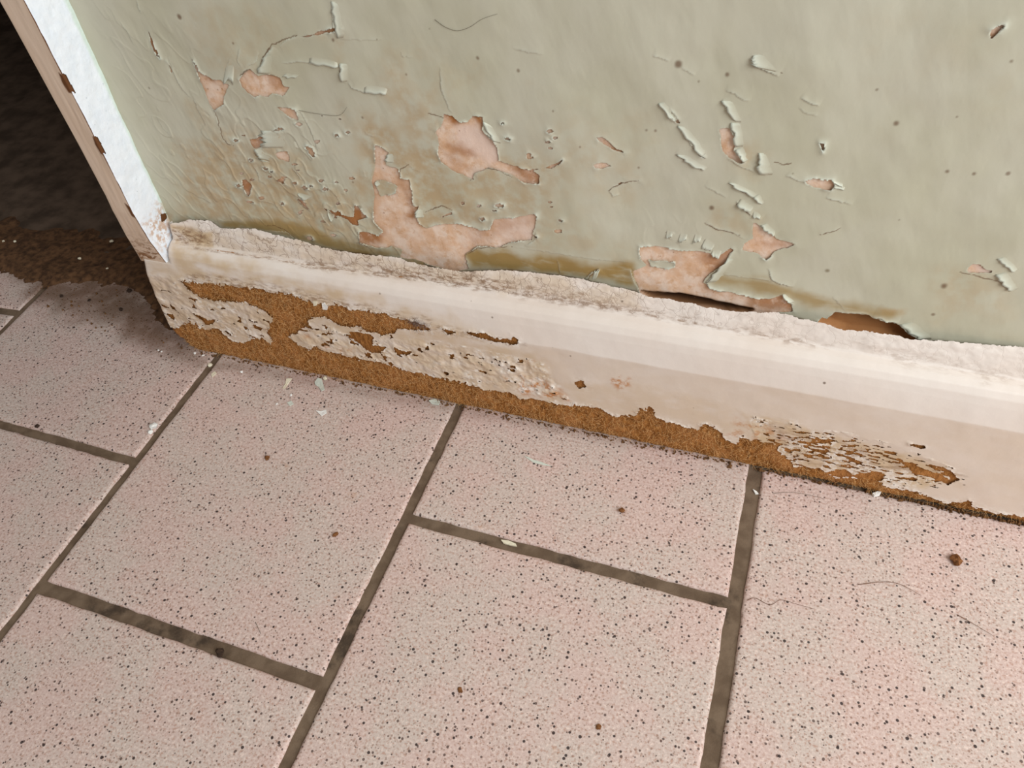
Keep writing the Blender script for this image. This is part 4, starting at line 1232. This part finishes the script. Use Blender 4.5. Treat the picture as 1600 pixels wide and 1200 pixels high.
lump('plaster_crumb', 236, 676, 3.5, CHIP_WHITE, 'white plaster crumb beside the first joint, the smaller one', 'plaster crumb', seed=5)
lump('plaster_crumb', 509, 593, 4, CHIP_CREAM, 'small pinkish plaster crumb touching the pale grey hook-shaped chip', 'plaster crumb', seed=6)
lump('plaster_crumb', 329, 572, 3.5, CHIP_CREAM, 'small pale crumb sitting in the first joint at the skirting foot', 'plaster crumb', z=-.0022, seed=7)
for i, (x, y, r) in enumerate([(24,378,2.2),(125,405,2.0),(168,420,2.0),(175,378,2.5),(6,378,2.0)]):
    lump('plaster_crumb', x, y, r, CHIP_CREAM, 'tiny pale crumb on the dark recess dirt, ' + ('second from the left edge', 'nearest the bright tiles', 'closest to the trim foot', 'highest one beside the trim', 'at the very left edge')[i], 'plaster crumb', z=.003, seed=20 + i, group='pale crumbs in the dark recess')
for i, (x, y, r) in enumerate([(378,582,2.2),(455,618,1.8),(433,632,1.8),(248,548,1.8),(253,550,1.6),(305,553,2.0),(318,556,1.8)]):
    lump('plaster_crumb', x, y, r, CHIP_WHITE, 'tiny white crumb ' + ('just right of the first joint at the skirting foot', 'on the tile right below the cream chip', 'on the tile below left of the cream chip', 'on the corner tile, left one of a close pair', 'on the corner tile, right one of a close pair', 'under the rotten left corner of the skirting', 'between the skirting corner and the first joint')[i], 'plaster crumb', seed=40 + i, group='white crumbs near the skirting corner')
lump('pellet', 972, 799, 5, BROWN_BIT, 'round dark brown pellet on the half tile under the bare board', 'pellet', seed=8)
lump('dirt_crumb', 1493, 877, 7.5, BROWN_BIT, 'ragged brown crumb on the tile at the right, the largest crumb', 'crumb', seed=9, flat=.6, stretch=1.2)
lump('dirt_crumb', 525, 837, 4, BROWN_BIT, 'brown crumb on the tile left of the second joint', 'crumb', seed=10)
lump('dirt_crumb', 418, 716, 5, BROWN_BIT, 'flat brown crumb on the tile below the cream chip', 'crumb', seed=11, flat=.35)
lump('dirt_crumb', 345, 1021, 7, DARK_BIT, 'dark fluffy clump on the edge of the lower left cross joint', 'crumb', seed=12, flat=.6)
lump('dirt_crumb', 59, 667, 2.6, DARK_BIT, 'small black crumb above the left cross joint', 'crumb', seed=13)
lump('dirt_crumb', 719, 1079, 4, BROWN_BIT, 'faint brown crumb in the middle of the lower tile', 'crumb', seed=14, flat=.3)
lump('dirt_crumb', 935, 1136, 4, BROWN_BIT, 'small rusty crumb on the lower tile left of the third joint', 'crumb', seed=15, flat=.4)
for i, (x, y, r) in enumerate([(97,464,3.2),(190,485,3.0),(203,456,3.4),(140,470,2.2)]):
    lump('dirt_crumb', x, y, r, DARK_BIT, 'black crumb on the dirty tile, ' + ('the leftmost, near the dark dirt edge', 'the one halfway to the skirting corner', 'the one tucked closest to the trim foot', 'the smallest one in the middle')[i], 'crumb', seed=60 + i, group='black crumbs beside the dark recess')
lump('dirt_crumb', 1302, 751, 5, BROWN_BIT, 'brown crumb wedged under the worn skirting end', 'crumb', seed=16, stretch=1.5)
floor_hair([(1168,938), (1180,935), (1203,945), (1220,938), (1245,944), (1272,952)], 'wavy brown hair on the tile right of the third joint')
floor_hair([(1340,914), (1375,910), (1400,911), (1420,920), (1440,931)], 'curved brown hair in the middle of the right-hand tile')
floor_hair([(1495,960), (1515,972), (1535,983), (1553,995)], 'straight reddish hair on the tile by the right edge')
floor_hair([(399,972), (403,980), (408,991)], 'short dark hair on the tile above the lower left cross joint', HAIR_GREY)
floor_hair([(1208,771), (1240,770), (1280,777), (1288,781)], 'fine hair on the tile along the worn skirting foot', HAIR_GREY, .00014)
wall_hair([(680,30), (696,41), (715,47), (735,41), (755,28), (779,20)], 'curved grey hair stuck on smooth green paint near the top')
wall_hair([(465,171), (495,177), (525,180), (536,176), (543,166)], 'hooked grey hair stuck on green paint below the ragged steps')
# chips caught on the bare ledge of the skirting
for pts, lab in (([(504,473),(508,472),(513,479),(512,483),(505,482)], 'pale blue-white paint chip stuck in the bare slit of the skirting'), ([(490,470),(496,470),(496,476),(491,477)], 'small pinkish paint chip stuck in the bare slit of the skirting')):
    bm = bmesh.new()
    vv = []
    for off in (-.0012, -.0004):
        row = []
        for x, y in pts:
            u, s_ = on_skirt1(x, y)
            q = skirt_points(np.array([u]), np.array([s_]), np.array([-off - .0002]))[0]
            row.append(bm.verts.new(q))
        vv.append(row)
    n = len(pts)
    bm.faces.new(vv[0]); bm.faces.new(vv[1][::-1])
    for i in range(n): bm.faces.new((vv[0][i], vv[1][i], vv[1][(i + 1) % n], vv[0][(i + 1) % n]))
    bmesh.ops.recalc_face_normals(bm, faces=bm.faces)
    tag(bm_obj('paint_chip', bm, CHIP_WHITE if 'blue' in lab else CHIP_CREAM), lab, 'paint chip')
# tuft of dust at the end of the bare slit
u0, s0 = on_skirt1(652, 505)
roots = []
rg2 = np.random.default_rng(77)
for i in range(110):
    u, s_ = u0 + rg2.normal(0, .004), s0 + rg2.normal(0, .0016)
    roots.append(skirt_points(np.array([u]), np.array([s_]), np.array([.0006]))[0])
o = strands('dust_tuft', roots, DUST, None, .002, .006, .00008, 9, (0.3, -.5, .5))
del o['kind']
tag(o, 'grey wisp of dust caught at the end of the bare slit in the skirting', 'dust tuft')
